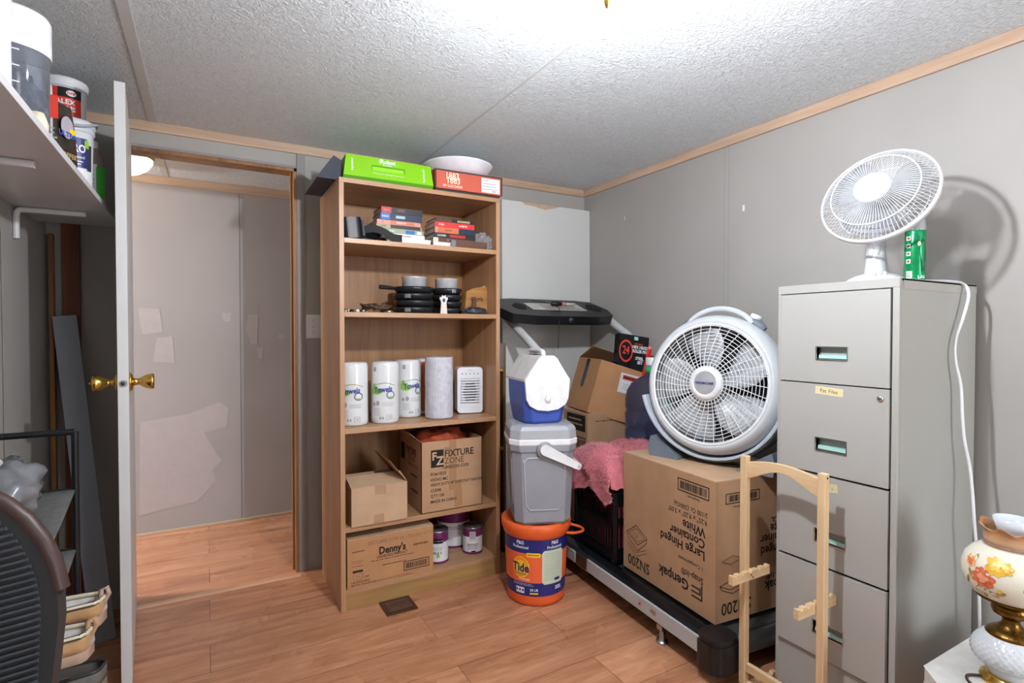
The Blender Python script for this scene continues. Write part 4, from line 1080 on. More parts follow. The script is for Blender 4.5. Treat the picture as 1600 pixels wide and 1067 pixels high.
b = B(); b.lathe([(.020, .19), (.020, .30), (.022, .345), (.031, .370), (.037, .394), (.0355, .394), (.029, .371), (.0195, .345)], 48, cap=False); b.build('chimney', 'milk', lp)
b = B(); b.tube(spline([(1.628, .556, .352), (1.60, .582, .3495), (1.575, .576, .3495), (1.56, .56, .3495), (1.545, .563, .3495), (1.53, .545, .3495), (1.51, .525, .3495), (1.49, .49, .3495)]), .003, 8)
tag(b.build('lamp_cord', mat('dark_brown_cord', '#3a2c26', .5)), 'dark brown twisted cord lying on the white octagonal table', 'lamp cord')
# ================================================================ things on top of the bookcase
M['lime'] = mat('lime_green_card', '#7fc400', .4, var=.02); M['limed'] = mat('dark_green_card', '#4f9400', .5, var=.03)
s = thing('green_box', 'bright lime green robot vacuum carton with handle slot, on top of the bookcase', 'box', (.70, 2.335, 1.8235), -1.5)
b = B(); fr = [(-.2, .0), (.2, .0), (.2, .016), (-.2, .016)]
b.v = []; 
V = [(-.197, .008, 0), (.203, .008, 0), (.203, .36, 0), (-.197, .36, 0), (-.197, -.004, .018), (.203, -.004, .018), (-.184, .008, .108), (.196, .008, .104), (-.184, .36, .108), (.196, .36, .104)]
b.add([(-.197, .004, 0), (.200, .004, 0), (.203, -.006, .02), (-.195, -.006, .02)], [(0, 1, 2, 3)], 1)
b.add([(-.195, -.006, .02), (.203, -.006, .02), (.193, .006, .108), (-.182, .006, .112)], [(0, 1, 2, 3)], 0)
b.add([(-.182, .006, .112), (.193, .006, .108), (.193, .36, .108), (-.182, .36, .112)], [(0, 1, 2, 3)], 0)
b.add([(-.197, .36, 0), (-.197, .004, 0), (-.195, -.006, .02), (-.182, .006, .112), (-.182, .36, .112)], [(0, 1, 2, 3, 4)], 1)
b.add([(.200, .004, 0), (.2, .36, 0), (.193, .36, .108), (.193, .006, .108), (.203, -.006, .02)], [(0, 1, 2, 3, 4)], 1)
b.add([(-.197, .36, 0), (.2, .36, 0), (.193, .36, .108), (-.182, .36, .112)], [(3, 2, 1, 0)], 1); b.add([(-.197, .004, 0), (.2, .004, 0), (.2, .36, 0), (-.197, .36, 0)], [(3, 2, 1, 0)], 1)
Xf = frame((0, -.006, .02), (1, 0, 0), (0, .012, .09))
b.rect(-.075, .072, .035, .058, Xf, 1, .0008); b.rect(-.072, .066, .035, .051, Xf, 3, .0012)
b.text('iRobot', .026, Xf @ T(-.006, .078, 0), 2, bold=.03, off=.001); b.text('Roomba', .011, Xf @ T(-.006, .064, 0), 2, bold=.02, off=.001)
b.text('Robot vacuum cleaning for every home', .0085, Xf @ T(-.002, .022, 0), 2, off=.001)
b.text('Aspirateur', .013, Xf @ T(-.158, .05, 0) @ RZ(90), 2, off=.001, bold=.03); b.text('Roomba 600', .012, Xf @ T(.158, .04, 0) @ RZ(90), 2, off=.001, bold=.03)
b.build('box_body', ['lime', 'limed', 'white', mat('slot_green', '#8fd426', .4)], s)
b = B(); b.prism([(-.10, 0), (.0, 0), (-.0, .085), (-.03, .10)], 0, .33, X=frame((0, .33, 0), (1, 0, 0), (0, 0, 1)))
o = b.build('dark_laptop_bag', mat('charcoal_nylon', '#3a3c48', .7, var=.08), bevel=.008, loc=(.50, 2.36, 1.8236)); tag(o, 'dark slate coloured bag behind the green carton on top of the bookcase', 'bag')
M['brick'] = mat('brick_red_card', '#c75b46', .55, var=.03); M['darkcard'] = mat('charcoal_card', '#37322f', .6)
s = thing('boot_box', 'brick red boot box with white size sticker, beside the green carton', 'shoe box', (1.088, 2.335, 1.8235), -1)
b = B(); b.box(-.165, .165, .012, .33, 0, .095); X = FY(0, .012, 0); b.rect(-.165, .165, 0, .022, X, 1, .0006)
b.build('box_body', ['brick', 'darkcard'], s, bevel=.0015)
b = B(); b.box(-.172, .174, 0.0, .345, .020, .108); X = FY(0, 0, 0); b.rect(-.168, .17, .101, .108, X, 1, .0008); b.rect(-.172, -.166, .02, .108, X, 1, .001); b.rect(.166, .174, .02, .108, X, 1, .0014)
b.text('1883', .044, X @ T(-.088, .079, 0), 2, bold=.012, xs=.8); b.text('1883', .044, X @ T(-.082, .060, 0), 2, bold=.012, xs=.8, off=.0012)
b.text('BY LUCCHESE', .0155, X @ T(-.085, .034, 0), 2, bold=.015)
b.rect(.062, .160, .026, .094, X, 3, .0010); b.lines(.07, .15, [.042, .055, .068], .0018, X, 1, .0016); b.text('STYLE', .010, X @ T(.085, .083, 0), 1, off=.0016); b.text('9.5 D', .009, X @ T(.128, .034, 0), 1, bold=.03, off=.0016)
b.build('lid', ['brick', 'darkcard', mat('cream_print', '#efe3c8', .6), 'white'], s, bevel=.0015)
b = B(); b.lathe([(0, 0), (.10, 0), (.135, .02), (.168, .058), (.172, .064), (.166, .064), (.13, .028), (.09, .012), (0, .01)], 64)
o = b.build('white_basin', mat('white_basin_plastic', '#e4e5e9', .35, sss=.05), loc=(1.09, 2.475, 1.9325)); tag(o, 'wide shallow white plastic bowl standing on the red boot box', 'bowl')

# ================================================================ top shelf: books, headset, bag
M['page'] = mat('book_pages', '#d8cfc0', .8, var=.08, vs=200)
def book(w, h, d, z, x, y, cover, label, grp, bits=(), rz=0, title=None, cat='book'):
    t = thing('paperback_book', label, cat, (x, y, z), rz, grp)
    q = B(); q.box(0, w, 0, d, 0, .0016); q.box(0, w, 0, d, h - .0016, h); q.box(0, w, 0, .0018, .0016, h - .0016)
    X = FY(0, 0, 0); mats = [cover]
    for (x0, x1, m, z0, z1) in bits:
        if m not in mats: mats.append(m)
        q.rect(x0 * w, x1 * w, z0 * h, z1 * h, X, mats.index(m), .0006)
    if title:
        for (tx, st, sz, m) in title:
            if m not in mats: mats.append(m)
            q.text(st, sz, X @ T(tx * w, h * .48, 0), mats.index(m), bold=.02, off=.0010)
    q.build('cover', mats, t)
    q = B(); q.box(.003, w - .003, .003, d - .003, .0017, h - .0017); q.build('page_block', 'page', t)
    return t
for k, c in dict(bk_red='#b3271f', bk_blue='#2565b0', bk_navy='#1c2840', bk_black='#1d1a1c', bk_cream='#d9cdb4', bk_pink='#c98b80', bk_tan='#a89672', bk_olive='#8f9c80', bk_white='#dcdddd', bk_orange='#c96b48', bk_brown='#5b3a2c', bk_crimson='#d8322c', bk_sky='#9db4bf', bk_grey='#6d7278').items(): M[k] = mat(k.replace('bk_', 'book_'), c, .4, var=.08)
G1, G2 = 'books in the left stack on the top shelf', 'books in the right stack on the top shelf'
z = 1.5745
st1 = [(.20, .023, .145, .692, 2.335, 'bk_white', 'thick plain white book at the bottom of the left stack', (), None),
 (.195, .018, .14, .672, 2.345, 'bk_white', 'white book with black spine text, second from bottom of left stack', ((.1, .3, 'bk_grey', .2, .8),), ((.52, 'JAMES ELLISON', .009, 'ink'),)),
 (.212, .020, .14, .652, 2.35, 'bk_olive', 'pale olive book with blue spine patch in the left stack', ((.6, .8, 'bk_blue', .1, .9), (.85, .95, 'bk_white', .2, .8)), ((.3, 'RIVER', .010, 'bk_white'),)),
 (.207, .017, .14, .648, 2.35, 'bk_tan', 'tan and black spined book in the middle of the left stack', ((.3, .97, 'bk_black', .1, 1),), ((.15, 'LAW', .012, 'bk_brown'),)),
 (.200, .019, .14, .650, 2.35, 'bk_pink', 'dusty pink spined book third from top of the left stack', ((.3, .85, 'bk_orange', .15, .85),), ((.55, 'SHADOW', .010, 'bk_white'), (.12, 'A', .012, 'bk_red'))),
 (.19, .029, .135, .665, 2.345, 'bk_navy', 'navy book with bright blue spine end, second from top of left stack', ((.0, .22, 'bk_blue', 0, 1), (.36, .58, 'bk_sky', .3, .7)), ((.11, 'KING', .012, 'bk_white'),)),
 (.19, .026, .135, .668, 2.345, 'bk_black', 'black book with red spine end on top of the left stack', ((0, .24, 'bk_red', 0, 1), (.38, .56, 'bk_brown', .3, .8)), ((.12, 'SILVA', .011, 'bk_pink'),))]
for (w, h, d, x, y, m, lab, bits, tt) in st1:
    book(w, h, d, z, x, y, m, lab, G1, bits, 0, tt); z += h + .0006
z = 1.5745
st2 = [(.21, .020, .135, .905, 2.335, 'bk_white', 'white spined book at the bottom of the right stack', (), None),
 (.205, .020, .135, .907, 2.34, 'bk_cream', 'dark red book with pale spine end, second from bottom of right stack', ((.12, 1, 'bk_brown', .0, 1),), ((.45, 'THE ART OF', .009, 'bk_pink'),)),
 (.21, .022, .135, .910, 2.34, 'bk_black', 'black book with red lettering in the middle of the right stack', ((.38, .75, 'bk_red', .2, .8),), ((.18, 'LOGAN', .012, 'bk_white'),)),
 (.205, .026, .135, .915, 2.34, 'bk_orange', 'burnt orange and black spined book in the right stack', ((.0, .06, 'bk_pink', 0, 1), (.58, 1, 'bk_navy', 0, 1)), ((.33, 'GHOST', .011, 'bk_brown'),)),
 (.20, .024, .135, .915, 2.34, 'bk_crimson', 'bright red book second from top of the right stack', (), ((.16, 'STEEL', .011, 'bk_white'), (.7, 'HARBOR', .011, 'bk_white'))),
 (.195, .018, .13, .922, 2.345, 'bk_black', 'black book with olive lettering on top of the right stack', ((.02, .4, 'bk_brown', .15, .85), (.55, .88, 'bk_tan', .25, .75)), None)]
for (w, h, d, x, y, m, lab, bits, tt) in st2:
    book(w, h, d, z, x, y, m, lab, G2, bits, 0, tt); z += h + .0006
book(.18, .030, .045, 1.5745, .985, 2.311, 'bk_brown', 'brown covered notebook lying in front of the right book stack', None, ((.0, .12, 'bk_grey', .0, 1),), -2, None, 'notebook')
t = thing('disc_case', 'pale blue grey boxed set behind the black headset on the top shelf', 'box', (.508, 2.42, 1.5745), 0)
b = B(); b.box(0, .15, 0, .19, 0, .052); b.build('lower_case', 'bk_black', t, bevel=.001); b = B(); b.box(.0, .155, 0, .19, .053, .082); b.rect(.03, .08, .062, .072, FY(0, 0, 0), 1); b.build('upper_case', ['bk_sky', 'white'], t, bevel=.001)
t = thing('headset', 'black padded headset with wide strap on the left of the top shelf', 'headset', (.545, 2.36, 1.5745), 0)
b = B(); b.prism(rrect(.085, .075, .026, 6, 0, 0), 0, .088, X=T(0, 0, .004) @ RY(-6)); b.build('visor', 'black', t, bevel=.012, seg=3)
b = B(); b.prism(rrect(.012, .06, .005), .012, .080, X=T(.045, -.005, .004) @ RY(-6)); b.build('face_pad', mat('grey_foam_pad', '#4a4c50', .8), t, bevel=.003)
b = B(); path = spline([(.04, -.02, .045), (.09, -.035, .05), (.13, -.042, .038), (.17, -.045, .018), (.205, -.042, .016), (.19, 0, .02), (.12, .03, .035), (.04, .02, .05)], 6)
rings = []
for k, p in enumerate(path):
    q = path[min(k+1, len(path)-1)]; o_ = path[max(k-1, 0)]; d = (Vector(q) - Vector(o_)).normalized(); n_ = Vector((-d.y, d.x, 0)).normalized(); hh = .016
    P0 = Vector(p); rings.append([tuple(P0 + n_*.002 + Vector((0, 0, hh))), tuple(P0 - n_*.002 + Vector((0, 0, hh))), tuple(P0 - n_*.002 - Vector((0, 0, hh))), tuple(P0 + n_*.002 - Vector((0, 0, hh)))])
b.loft(rings, 0, None, False); b.build('strap', 'blackrubber', t)
def crumple(sx, sy, sz, seed, amp=.25, n=3, freq=2.2, flat=True):
    import bmesh
    bm = bmesh.new(); bmesh.ops.create_icosphere(bm, subdivisions=n + 1, radius=1)
    V = []
    for v in bm.verts:
        p = v.co.normalized(); k = 1 + amp * mnoise.noise(p * freq + Vector((seed, 0, 0))) + amp * .8 * abs(mnoise.noise(p * freq * 2.7 + Vector((0, seed, 0))))
        z = p.z * k * sz
        if flat: z = max(z, -sz * .55)
        V.append((p.x * k * sx, p.y * k * sy, z + (sz * .55 if flat else 0)))
    F = [tuple(v.index for v in f.verts) for f in bm.faces]; bm.free()
    return V, F
b = B(); V, F = crumple(.042, .035, .05, 3, .5); b.add(V, F, 0, None, False); o = b.build('clear_plastic_bag', mat('clear_film', '#dfe0e4', .1, trans=.75, var=.02, ior=1.2), loc=(1.17, 2.37, 1.575)); tag(o, 'crumpled clear plastic bag at the right end of the top shelf', 'plastic bag')

# ================================================================ second shelf: pans, cord, sign
M['pan'] = mat('black_pan_enamel', '#1d1e22', .35, var=.08); M['pantab'] = mat('dull_grey_tab', '#7f8185', .4, metal=.5)
def pan(x, y, z, r, lab, grp, handle=False, tab=True, rz=0):
    t = thing('round_pan', lab, 'pan', (x, y, z), rz, grp)
    q = B(); q.lathe([(0, 0), (r*.82, 0), (r*.9, .003), (r*.99, .016), (r, .028), (r - .003, .0285), (r - .006, .026), (r*.88, .006), (0, .005)], 48); q.build('pan_body', 'pan', t)
    if tab: q = B(); wr = cylwrap(r * .985); q.rect(-r*.75, -r*.45, .006, .024, I, 0, .0015, wr, 5); q.build('side_tab', 'pantab', t)
    if handle: q = B(); q.tube([(-r + .004, 0, .02), (-r - .03, -.01, .022), (-r - .075, -.015, .024)], [.007, .009, .010], 12); q.build('handle', 'black', t)
    return t
z = 1.2645; GP = 'black round pans in the two stacks on the second shelf'
for k, nm in enumerate(('bottom of', 'second from bottom of', 'third from bottom of', 'top of')): pan(.842 + (.004 if k % 2 else 0), 2.43, z + k*.0315, .092, 'black round pan at the ' .replace('at the ', '') + ('with a long handle, ' if k == 3 else ', ') + nm + ' the left pan stack', GP, k == 3, k in (0, 2), 0)
for k, nm in enumerate(('bottom of', 'second from bottom of', 'third from bottom of', 'top of')): pan(1.015, 2.44, z + k*.0315, .073, 'smaller black round pan, ' + nm + ' the right pan stack', GP, False, k == 3, 40 if k == 3 else 0)
for x, y, r, zz, lab in ((.846, 2.43, .056, 1.3625, 'silver round tin on top of the left pan stack'), (1.012, 2.44, .054, 1.3625, 'silver round tin on top of the right pan stack')):
    b = B(); b.lathe([(0, .01), (r - .004, .01), (r - .001, .012), (r, .066), (r + .002, .068), (r + .002, .072), (r - .002, .073), (r*.3, .071), (0, .071)], 48)
    b.build('silver_tin', mat('brushed_tin', '#cfd1d4', .3, metal=.35, var=.12, vs=40)); o = C.objects[-1]; o.location = (x, y, zz); tag(o, lab, 'tin', 'silver tins on the pan stacks')
rd = random.Random(12)
b = B(); pts = []
for k in range(70):
    a = k * .62; r = .035 + .028 * rd.random(); pts.append((.66 + 1.1*r*math.cos(a) + .01*rd.random(), 2.42 + r*.7*math.sin(a), 1.272 + .022 * abs(math.sin(k*.9)) + .012 * rd.random()))
b.tube(spline(pts, 5), .0035, 6); tag(b.build('tangled_cord', mat('brown_cord', '#55402f', .5)), 'tangled coil of brown cord left of the pans on the second shelf', 'cord')
for k in range(7):
    b = B(); V, F = crumple(.009, .009, .009, k + 5, .3, 1); b.add(V, F, 0, None, True)
    tag(b.build('small_trinket', ['steel', 'bk_cream', 'black'][k % 3], loc=(.515 + .0125 * k + (.004 if k % 2 else 0), 2.352 + (.018 if k % 2 else 0), 1.2645)), 'tiny mixed bead or screw at the left end of the second shelf', 'trinket', 'small trinkets at the left end of the second shelf')
b = B(); b.lathe([(0, 0), (.019, 0), (.019, .009), (0, .010)], 20); tag(b.build('small_silver_lid', 'steel', loc=(.70, 2.35, 1.2645)), 'small silver disc in front of the tangled brown cord', 'lid')
t = thing('ornament', 'small flared cream ornament with a blue gem in front of the pans', 'ornament', (.955, 2.335, 1.2645), 0)
b = B(); b.prism([(-.017, 0), (.017, 0), (.015, .02), (.012, .05), (.016, .062), (.020, .066), (.019, .077), (.012, .074), (.008, .086), (.0, .080), (-.008, .086), (-.012, .074), (-.019, .077), (-.020, .066), (-.016, .062), (-.012, .05), (-.015, .02)], -.004, .004, X=FY(0, 0, 0)); b.build('stand', mat('cream_metal', '#d9cfc4', .35), t, bevel=.0015)
b = B(); b.lathe([(0, 0), (.0068, 0), (.005, .003), (0, .0045)], 14, X=FY(0, -.004, .062) @ SCL(1, 1.3, 1)); b.build('gem', mat('blue_gem', '#1f4c9c', .1), t)
t = thing('wood_sign', 'brown wooden block with black gothic lettering and cream front edge, second shelf', 'sign', (1.172, 2.40, 1.2645), 6)
b = B(); pl = [(-.085, 0), (.035, 0), (.045, .01), (.05, .06), (.046, .125), (.035, .142), (-.04, .128), (-.075, .11)]
b.prism(pl, 0, .045, X=frame((0, .045, 0), (1, 0, 0), (0, 0, 1))); Xs = FY(0, 0, 0); b.text('Harris', .036, Xs @ T(-.014, .075, 0) @ RZ(4), 1, bold=.012, xs=.72); b.text('Leather Co.', .008, Xs @ T(-.014, .048, 0), 2)
b.build('block', [wood('oiled_wood', '#8a5c2c', '#b3854e', 'x', .4, 1, 20), 'ink', 'inkfaint'], t, bevel=.004)
b = B(); b.tube([(.034, .012, .010), (.040, .008, .03), (.044, .006, .07), (.040, .006, .125), (.030, .012, .143)], .0045, 10); b.build('cream_edge', mat('cream_edge', '#e3cfa6', .5), t)
t = thing('dark_pouch', 'low dark grey pouch with a brown leather piece in front of the wooden sign', 'pouch', (1.125, 2.36, 1.2645), 0)
b = B(); V, F = crumple(.062, .03, .022, 21, .25); b.add(V, F, 0, None, True); b.build('pouch_body', 'darkgrey', t)
b = B(); b.prism([(-.07, .02), (-.01, .035), (0, .085), (.012, .082), (.014, .01), (-.02, .008)], 0, .005, X=FY(-.005, .0, 0)); b.build('leather_piece', mat('russet_leather', '#5a2a1e', .45, var=.15), t, bevel=.0015)

# ================================================================ third shelf: paper towels, bubble wrap, small air cooler
M['paper'] = mat('paper_towel_wrap', '#dcdfe0', .18, var=.015, bump=.12, bs=30, coat=.3)
M['tblue'] = mat('towel_print_blue', '#2f458f', .3); M['tgreen'] = mat('towel_print_green', '#8cbf3a', .3); M['tolive'] = mat('towel_print_olive', '#a8a65a', .3); M['tgrey'] = mat('towel_print_grey', '#9b9da2', .4); M['tor'] = mat('towel_print_orange', '#d9743a', .4)
def towel(x, y, rz, lab, style=0):
    t = thing('paper_towel_roll', lab, 'paper towels', (x, y, .7715), rz, 'paper towel rolls on the middle shelf'); r = .062
    q = B(); q.lathe([(0, .004), (.045, .002), (r - .006, .0), (r - .001, .006), (r, .02), (r - .0005, .15), (r, .255), (r - .002, .268), (r - .009, .276), (.035, .273), (.02, .262), (0, .262)], 48, fn=lambda rr, a, z, k: rr * (1 + .006 * math.sin(a*9 + z*20)) if rr > .05 else rr); q.build('wrapped_roll', 'paper', t)
    q = B(); wr = cylwrap(r + .0009)
    W = lambda dx, dz: (lambda x, y, o: wr(x + dx, y + dz, o))
    if style == 2:
        q.rect(-.058, .012, .018, .262, I, 4, .0, wr, 12); q.ellipse(.012, .13, .02, .022, I, 1, .0006, 16, wr)
    else:
        for kk in range(12):
            xa = -.060 + .0042*kk; lo = .136 - .006*math.sin(kk/11*PI); hi = .150 + (.030 * math.sin(PI*min(1, (kk+1)/7)) if kk < 6 else .008)
            q.rect(xa, xa + .0043, lo, hi, I, 1, -.0004, wr)
        q.tube([wr(xx, .17 + .012 * math.sin((xx + .045) / .095 * PI), .0006) for xx in [(-.045 + .095 * k / 14) for k in range(15)]], .0012, 4, 2)
        q.text('Towels', .035, I @ Matrix.Identity(4), 0, bold=.03, xs=.78, off=.0010, wrap=lambda x, y, o: wr(x - .004, y + .152 + x * .08, o))
        q.ringd(.030, .128, .014, .0175, I, 0, .0006, 22, sx=1.1, wrap=wr); q.rect(.022, .038, .124, .139, I, 3, .0012, wr, 2); q.ellipse(.030, .117, .010, .004, I, 1, .0014, 12, wr)
        q.rect(-.05, -.036, .232, .252, I, 5, .0, wr, 3)
        q.ellipse(-.048, .088, .007, .008, I, 5, .0006, 12, wr); q.ellipse(-.028, .092, .009, .011, I, 5, .0006, 12, wr)
        q.lines(-.010, .048, [.093, .086, .080], .0018, I, 5, 0, wrap=wr); q.lines(-.05, -.014, [.067, .060, .053, .046, .039], .0018, I, 5, 0, wrap=wr)
        q.rect(.010, .012, .018, .04, I, 5, 0, wr); q.rect(.034, .036, .018, .04, I, 5, 0, wr); q.rect(.010, .036, .018, .02, I, 5, 0, wr, 3); q.rect(.010, .036, .038, .04, I, 5, 0, wr, 3); q.text('100', .010, I, 5, bold=.03, off=.0006, wrap=W(.023, .029))
        q.rect(-.020, -.012, .02, .032, I, 5, 0, wr); q.rect(-.008, -.001, .02, .032, I, 5, 0, wr)
    q.build('printed_label', ['tblue', 'tgreen', 'tolive', 'white', 'tor', 'tgrey'], t)
towel(.562, 2.420, facecam(.56, 2.43, -8), 'paper towel roll at far left, partly hidden by the bookcase side')
towel(.702, 2.418, facecam(.70, 2.42, -4), 'paper towel roll facing front, second from left on the middle shelf')
towel(.847, 2.525, facecam(.85, 2.5, 22), 'paper towel roll set back, third from left on the middle shelf', 0)
towel(.965, 2.590, facecam(.95, 2.6, 14), 'paper towel roll with orange wrapper panel behind the bubble wrap', 2)
b = B(); rb = .0665
def bub(r, a, z, k): return r * (1 + .022 * abs(math.sin(a * 16 + (k % 2) * PI / 2)) * (k % 2) + .022 * mnoise.noise(Vector((math.cos(a) * 3, math.sin(a) * 3, z * 14)))) if r > .05 else r
prof = [(.02, .004)] + [(rb - .002 + .002 * (k % 2), .002 + .288 * k / 40) for k in range(41)] + [(.05, .290), (.03, .284), (.012, .283)]
b.lathe(prof, 140, 0, None, True, False, bub)
o = b.build('bubble_wrap_roll', mat('bubble_wrap_film', '#cdced6', .12, trans=.1, var=.12, vs=45, ior=1.3, bump=1.0, bs=45)); o.location = (.962, 2.412, .7715); tag(o, 'roll of clear bubble wrap on the middle shelf', 'bubble wrap')
t = thing('air_cooler', 'small white desktop air cooler with slatted grille on the middle shelf', 'air cooler', (1.152, 2.490, .7715), -14)
b = B(); b.prism(rrect(.128, .228, .018, 6, 0, .118), 0, .09, X=frame((0, .045, 0), (1, 0, 0), (0, 0, 1)))
sh_ = b.build('shell', mat('white_cooler_plastic', '#e3e4ea', .25, var=.01), t, bevel=.008, seg=3)
b = B()
for k in range(9): zz = .058 + k*.0135; b.box(-.047, .047, -.0535, -.0455, zz, zz + .0055)
b.build('grille_slats', 'white', t, bevel=.001)
b = B(); b.rect(-.048, .048, .052, .178, FY(0, -.0455, 0), 0, .0004)
for k in range(7):
    zz = .066 + k*.0135
    w_ = .036 - .004 * abs(k - 3); b.rect(-w_, w_, zz, zz + .0055, FY(0, -.0455, 0), 1, .0008)
b.build('grille_back', [mat('pale_grille', '#bfc0c6', .4), 'black'], t)
b = B(); b.box(-.012, .012, -.047, -.0455, .217, .219)
for k in range(5): b.box(-.04 + k*.02 - .003, -.04 + k*.02 + .003, -.0468, -.0455, .196, .204)
b.build('button_row', 'tgrey', t)

# ================================================================ fourth shelf cartons
t = thing('small_open_carton', 'small plain open cardboard carton with a raised flap on the fourth shelf', 'cardboard box', (.522, 2.300, .3535), 0)
b = B(); L, Dp, Hh, w = .245, .25, .165, .003
b.box(0, L, 0, w, 0, Hh); b.box(0, L, Dp - w, Dp, 0, Hh); b.box(0, w, 0, Dp, 0, Hh); b.box(L - w, L, 0, Dp, 0, Hh); b.box(0, L, 0, Dp, 0, w)
b.build('box_body', 'card3', t, bevel=.002)
b = B(); b.box(0, L, 0, .11, 0, w, X=T(0, 0, Hh - w) @ RX(14)); b.build('front_flap', 'card3', t, bevel=.001)
b = B(); b.box(-.002, .0, 0, Dp, 0, .125, X=T(L, 0, Hh) @ RY(-38)); b.build('side_flap', 'card2', t, bevel=.001)
M['mtape'] = mat('matt_tape', '#a98663', .3)
b = B(); b.rect(.10, .15, .125, .165, FY(0, 0, 0)); b.build('tape_strip', 'mtape', t)
b = B(); b.rect(.095, .14, 0, .04, FY(0, 0, 0)); b.build('tape_strip', 'mtape', t)
b = B(); b.box(.03, .20, .12, .235, .01, .15); b.box(.09, .12, .13, .17, .15, .172, 1); b.build('dark_contents', ['darkgrey', 'white'], t, bevel=.003)
t = thing('fixture_carton', 'large open cardboard carton with bold black print and brown tape on the fourth shelf', 'cardboard box', (.838, 2.318, .3535), 0)
b = B(); L, Dp, Hh = .306, .31, .325
sh = .01
for (x0, x1, y0, y1) in ((0, L, 0, w), (0, L, Dp - w, Dp), (0, w, 0, Dp), (L - w, L, 0, Dp)): b.box(x0, x1, y0, y1, 0, Hh)
b.box(0, L, 0, Dp, 0, w)
X = FY(0, 0, 0)
b.rect(.135, .172, .09, .325, X, 2, .0005); b.rect(.150, .192, .0, .12, X @ T(.012, 0, 0) @ RZ(3), 2, .0008)
b.rect(.046, .108, .205, .285, X, 1, .001); b.text('F', .050, X @ T(.062, .255, 0), 3, bold=.03, off=.0016); b.text('Z', .055, X @ T(.090, .232, 0), 3, bold=.03, off=.0016)
b.text('the', .018, X @ T(.112, .288, 0), 1, 'LEFT', .0); b.text('FIXTURE', .044, X @ T(.112, .262, 0), 1, 'LEFT', .02, .88); b.text('ZONE', .040, X @ T(.112, .228, 0), 1, 'LEFT', -.008, .9)
b.text('1(800)520-5300', .021, X @ T(.100, .200, 0), 1, 'LEFT', .01, 1.0)
for k, st in enumerate(('PO#10525', 'H50XC-MC', 'HEAVY DUTY 14" DISP/COAT HANGER', 'CLEAR', 'QTY 100', 'MADE IN CHINA')):
    b.text(st, .0195, X @ T(.044, .174 - k*.0258 + (.003 if k > 1 else 0), 0), 1, 'LEFT', .012, .78 if k == 2 else .9)
X = FX(0, 0, 0); b.text('FIXTURE', .044, X @ T(-.14, .262, 0), 1, 'CENTER', .02, .88); b.text('ZONE', .040, X @ T(-.13, .228, 0), 1, 'CENTER', -.008, .9); b.text('1(800)520-5300', .021, X @ T(-.12, .2, 0), 1); b.rect(-.29, -.23, .205, .285, X, 1); b.lines(-.14, -.04, [.08, .15], .009, X, 1)
b.build('box_body', ['card', 'ink', 'tape', 'card3'], t, bevel=.002)
b = B(); b.box(.0, .002, 0, Dp, 0, .07, X=T(0, 0, Hh) @ RY(-50)); b.build('flap', 'card_in', t)
b = B(); V, F = crumple(.13, .12, .10, 31, .35); b.add(V, F, 0, None, True); b.build('orange_contents', mat('orange_cloth', '#a8482a', .8, var=.3), t, loc=(.155, .16, .20))

# ================================================================ bottom shelf
t = thing('egg_product_carton', 'wide flat cardboard egg carton case with barcode on the bottom shelf', 'cardboard box', (.507, 2.312, .0905), 0)
b = B(); L, Hh = .385, .205; b.box(0, L, 0, .30, 0, Hh); X = FY(0, 0, 0)
b.text("Denny's", .044, X @ T(.195, .137, 0), 1, bold=.03, xs=.85); b.text('LIQUID EGG PRODUCT', .0165, X @ T(.195, .112, 0), 1, bold=.01, xs=.8); b.text('KEEP FROZEN', .011, X @ T(.325, .135, 0), 1, bold=.02)
b.text('OCT2800 2578 14 1736 N2117 53', .022, X @ T(.235, .178, 0), 2, bold=-.008, xs=.95)
b.lines(.10, .30, [.098], .0022, X, 1); b.lines(.15, .26, [.072], .0028, X, 1, seed=8); b.barcode(.245, .365, .026, .068, X, 1, seed=11)
b.lines(.02, .075, [.15], .006, X, 2); b.lines(.02, .07, [.112, .104], .0022, X, 3); b.lines(.02, .07, [.09], .003, X, 3)
b.rect(.022, .066, .064, .073, X, 1); b.ringd(.044, .047, .017, .0185, X, 2, sx=1.2); b.text('USDA', .008, X @ T(.044, .047, 0), 2); b.text('2580', .010, X @ T(.083, .040, 0), 1)
b.text('1/20 LB EGG BAGS', .010, X @ T(.015, .022, 0), 1, 'LEFT', .01); b.text('NET WT. 20 LB (9.07 KG)', .010, X @ T(.015, .010, 0), 1, 'LEFT', .01); b.lines(.13, .30, [.006, .011], .0018, X, 2)
b.build('box_body', ['card2', 'ink', 'inkfaint', mat('red_brown_print', '#8f3f2c', .7)], t, bevel=.003)
b = B(); b.box(0, L, .0, .15, Hh, Hh + .003, X=T(0, 0, 0) @ RX(0)); b.box(.16, L, .0, .12, 0, .003, X=T(0, 0, Hh) @ RX(4)); b.build('flap', 'card3', t, bevel=.001)
M['purple'] = mat('purple_print', '#6d2257', .35, var=.05); M['lidmetal'] = mat('paint_can_metal', '#a9adb3', .3, metal=.9)
